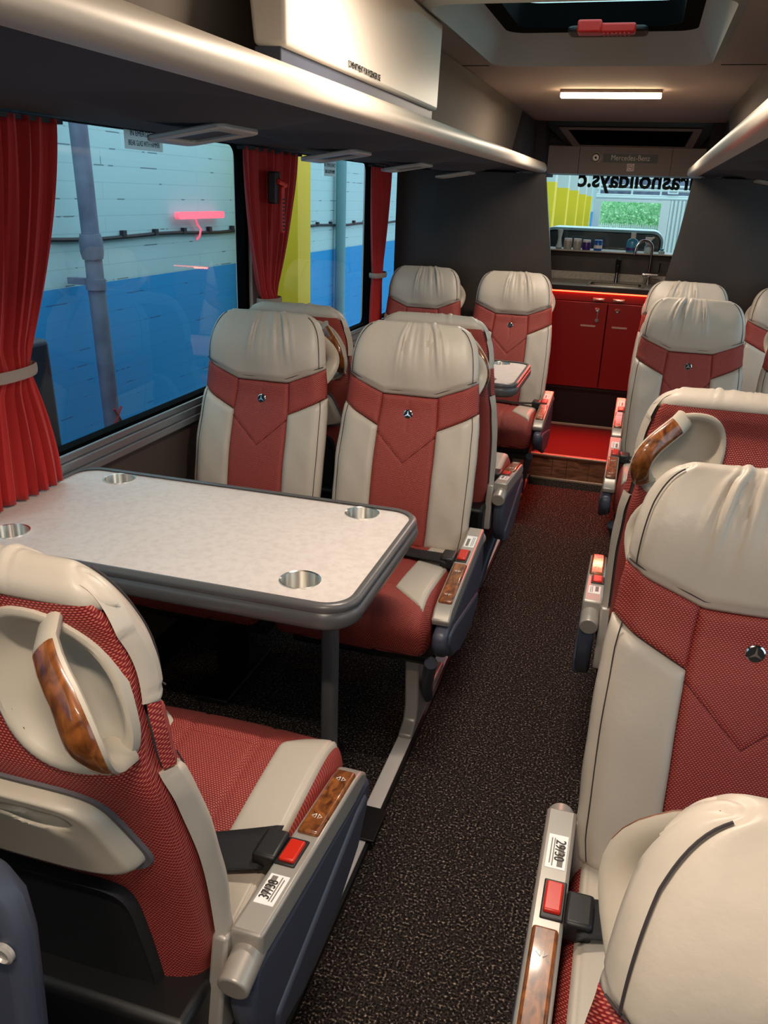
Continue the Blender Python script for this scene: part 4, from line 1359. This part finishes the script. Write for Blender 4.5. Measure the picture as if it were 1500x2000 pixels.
t = thing('reflection_streak', 'red glowing streak outside standing in for a reflection in the left window', 'reflection')  # glowing bar and curl added outside to imitate a reflection in the glass
mesh('streak_bar', prism(rrect(4.42, 4.98, 1.222, 1.262, 0.016), 'x', XE + 0.03, XE + 0.06), 'streak_red', t)
mesh('streak_curl', tube([(XE + 0.03, 4.66, 1.225), (XE + 0.03, 4.68, 1.19), (XE + 0.03, 4.72, 1.16), (XE + 0.02, 4.72, 1.12), (XE, 4.72, 1.10)], 0.007, 6), 'streak_red', t)
tag(mesh('dark_box', hexa([(-2.3, 2.2, ZG), (-1.85, 2.2, ZG), (-1.85, 2.42, ZG), (-2.3, 2.42, ZG), (-2.3, 2.28, 0.90), (-1.9, 2.28, 0.90), (-1.9, 2.40, 0.90), (-2.3, 2.40, 0.90)]), 'box_dark', bevel=0.02), 'dark tall box outside at the foot of the near curtain', 'box')  # plain dark tapered box outside the near window

def ycol(y0, y1, xa, label, ztop):
    t = thing('depot_column', label, 'column', ((XE + xa) / 2, (y0 + y1) / 2, ZG), 0, 'yellow columns along the depot wall')
    hx, hy = (xa - XE) / 2, (y1 - y0) / 2
    mesh('painted_base', box(-hx, hx, -hy, hy, 0, ztop - ZG), 'yellow_paint', t, smooth=False)
    mesh('upper_shaft', box(-hx * .98, hx * .98, -hy * .98, hy * .98, ztop - ZG, 5.5), 'pale_paint', t, smooth=False)
ycol(5.40, 5.63, -2.22, 'yellow column beside the middle red curtain outside', 3.2)
for i, (y, zt) in enumerate(((21.5, 1.80), (25.0, 1.72), (28.6, 1.70), (32.2, 1.62), (35.6, 1.58))):
    ycol(y, y + 0.5, -2.22, ['yellow column seen through the rear window, leftmost and nearest', 'second yellow column from the left through the rear window', 'middle yellow column of the five through the rear window', 'fourth yellow column from the left through the rear window', 'farthest yellow column seen through the rear window'][i], zt)
# far end of the depot: wall with open shutter, gantry, hedge and fence beyond
struct('wall_depot_end', join(box(-2.8, -2.25, 44, 44.3, ZG, 5), box(0.54, 0.95, 44, 44.3, ZG, 5), box(-2.25, 0.54, 44, 44.3, 1.42, 1.80), box(-2.25, 0.54, 44.05, 44.3, 1.80, 5), box(0.95, 10, 44.1, 44.3, ZG, 5)), 'pale_paint')
struct('trim_24', join(*[box(0.97 + 0.18 * k, 1.07 + 0.18 * k, 44.0, 44.12, ZG, 1.9) for k in range(14)]), 'fence_pale')
g = thing('pipe_gantry', 'pale pipework running across the depot high behind the rear window', 'pipework')
for (z, y, r) in ((1.50, 20, .035), (1.545, 20, .02), (1.66, 20.2, .03), (1.74, 20.2, .025)):
    mesh('pipe', tube([(-1.15, y, z), (3.0, y, z + 0.02)], r, 8), 'fence_pale', g)
mesh('hanger', join(*[box(x - 0.02, x + 0.02, 20.0, 20.04, 1.45, 3.5) for x in (-1.1, -0.4, 0.2, 0.8)]), 'fence_pale', g, smooth=False)
mesh('junction_frame', ringprism(rrect(0.34, 0.56, 1.60, 1.80, 0.01), rrect(0.37, 0.53, 1.63, 1.77, 0.01), 'y', 19.95, 20.0), 'fence_pale', g, smooth=False)
mesh('back_panel', box(-1.1, 3.0, 20.6, 20.7, 1.56, 1.9), 'pipe_grey', g, smooth=False)
def hedge():
    rr = random.Random(5)
    V, Fc = [], []
    for k in range(5200):
        x = rr.uniform(-4.5, 4.5); z = rr.uniform(ZG, 1.7); y = 52 + rr.uniform(-0.5, 0.5)
        a = rr.uniform(0, PI); s = rr.uniform(.05, .11)
        dx, dz = math.cos(a) * s, math.sin(a) * s
        dy = rr.uniform(-.05, .05)
        n = len(V)
        V += [(x - dx, y, z - dz), (x - dz * .5, y + dy - .03, z + dx * .5), (x + dx, y, z + dz), (x + dz * .5, y + dy + .03, z - dx * .5)]
        Fc.append((n, n + 1, n + 2, n + 3))
    V2, F2 = box(-4.6, 4.6, 52.2, 53.2, ZG, 1.6)
    return join((V, Fc), (V2, F2))
o = mesh('hedge', hedge(), 'hedge', smooth=False)
tag(o, 'bright green leafy hedge seen through the far depot opening', 'hedge')
f = thing('picket_fence', 'pale picket fence in front of the green hedge', 'fence')
mesh('pickets', join(*[box(-2.3 + k * .11, -2.25 + k * .11, 47, 47.03, ZG, 0.36) for k in range(26)]), 'fence_pale', f, smooth=False)
mesh('rails', join(box(-2.4, 0.6, 47.03, 47.06, 0.2, 0.26), box(-2.4, 0.6, 47.03, 47.06, -0.6, -0.54)), 'fence_pale', f, smooth=False)
# dark rounded case right behind the rear window
k = thing('equipment_case', 'dark case with pale rounded rim standing behind the rear window', 'case')
mesh('case_body', prism(rrect(-0.62, 0.10, 0.95, 1.225, 0.055), 'y', 5.70, 6.05), 'case_dark', k, bevel=0.01)
mesh('stand', box(-0.5, 0.0, 5.72, 6.03, -1.0, 0.955), 'case_dark', k, smooth=False)
mesh('rim', ringprism(rrect(-0.635, 0.115, 0.935, 1.240, 0.07), rrect(-0.62, 0.10, 0.95, 1.222, 0.055), 'y', 5.68, 6.06), 'case_rim', k, bevel=0.004)

# unseen fill light added above the left gap to brighten the outside wall
area('wall_fill_light', (-1.95, 4.0, 3.2), (0, math.radians(-32), 0), 0.5, 9.0, 48, (0.86, 0.96, 1.0))
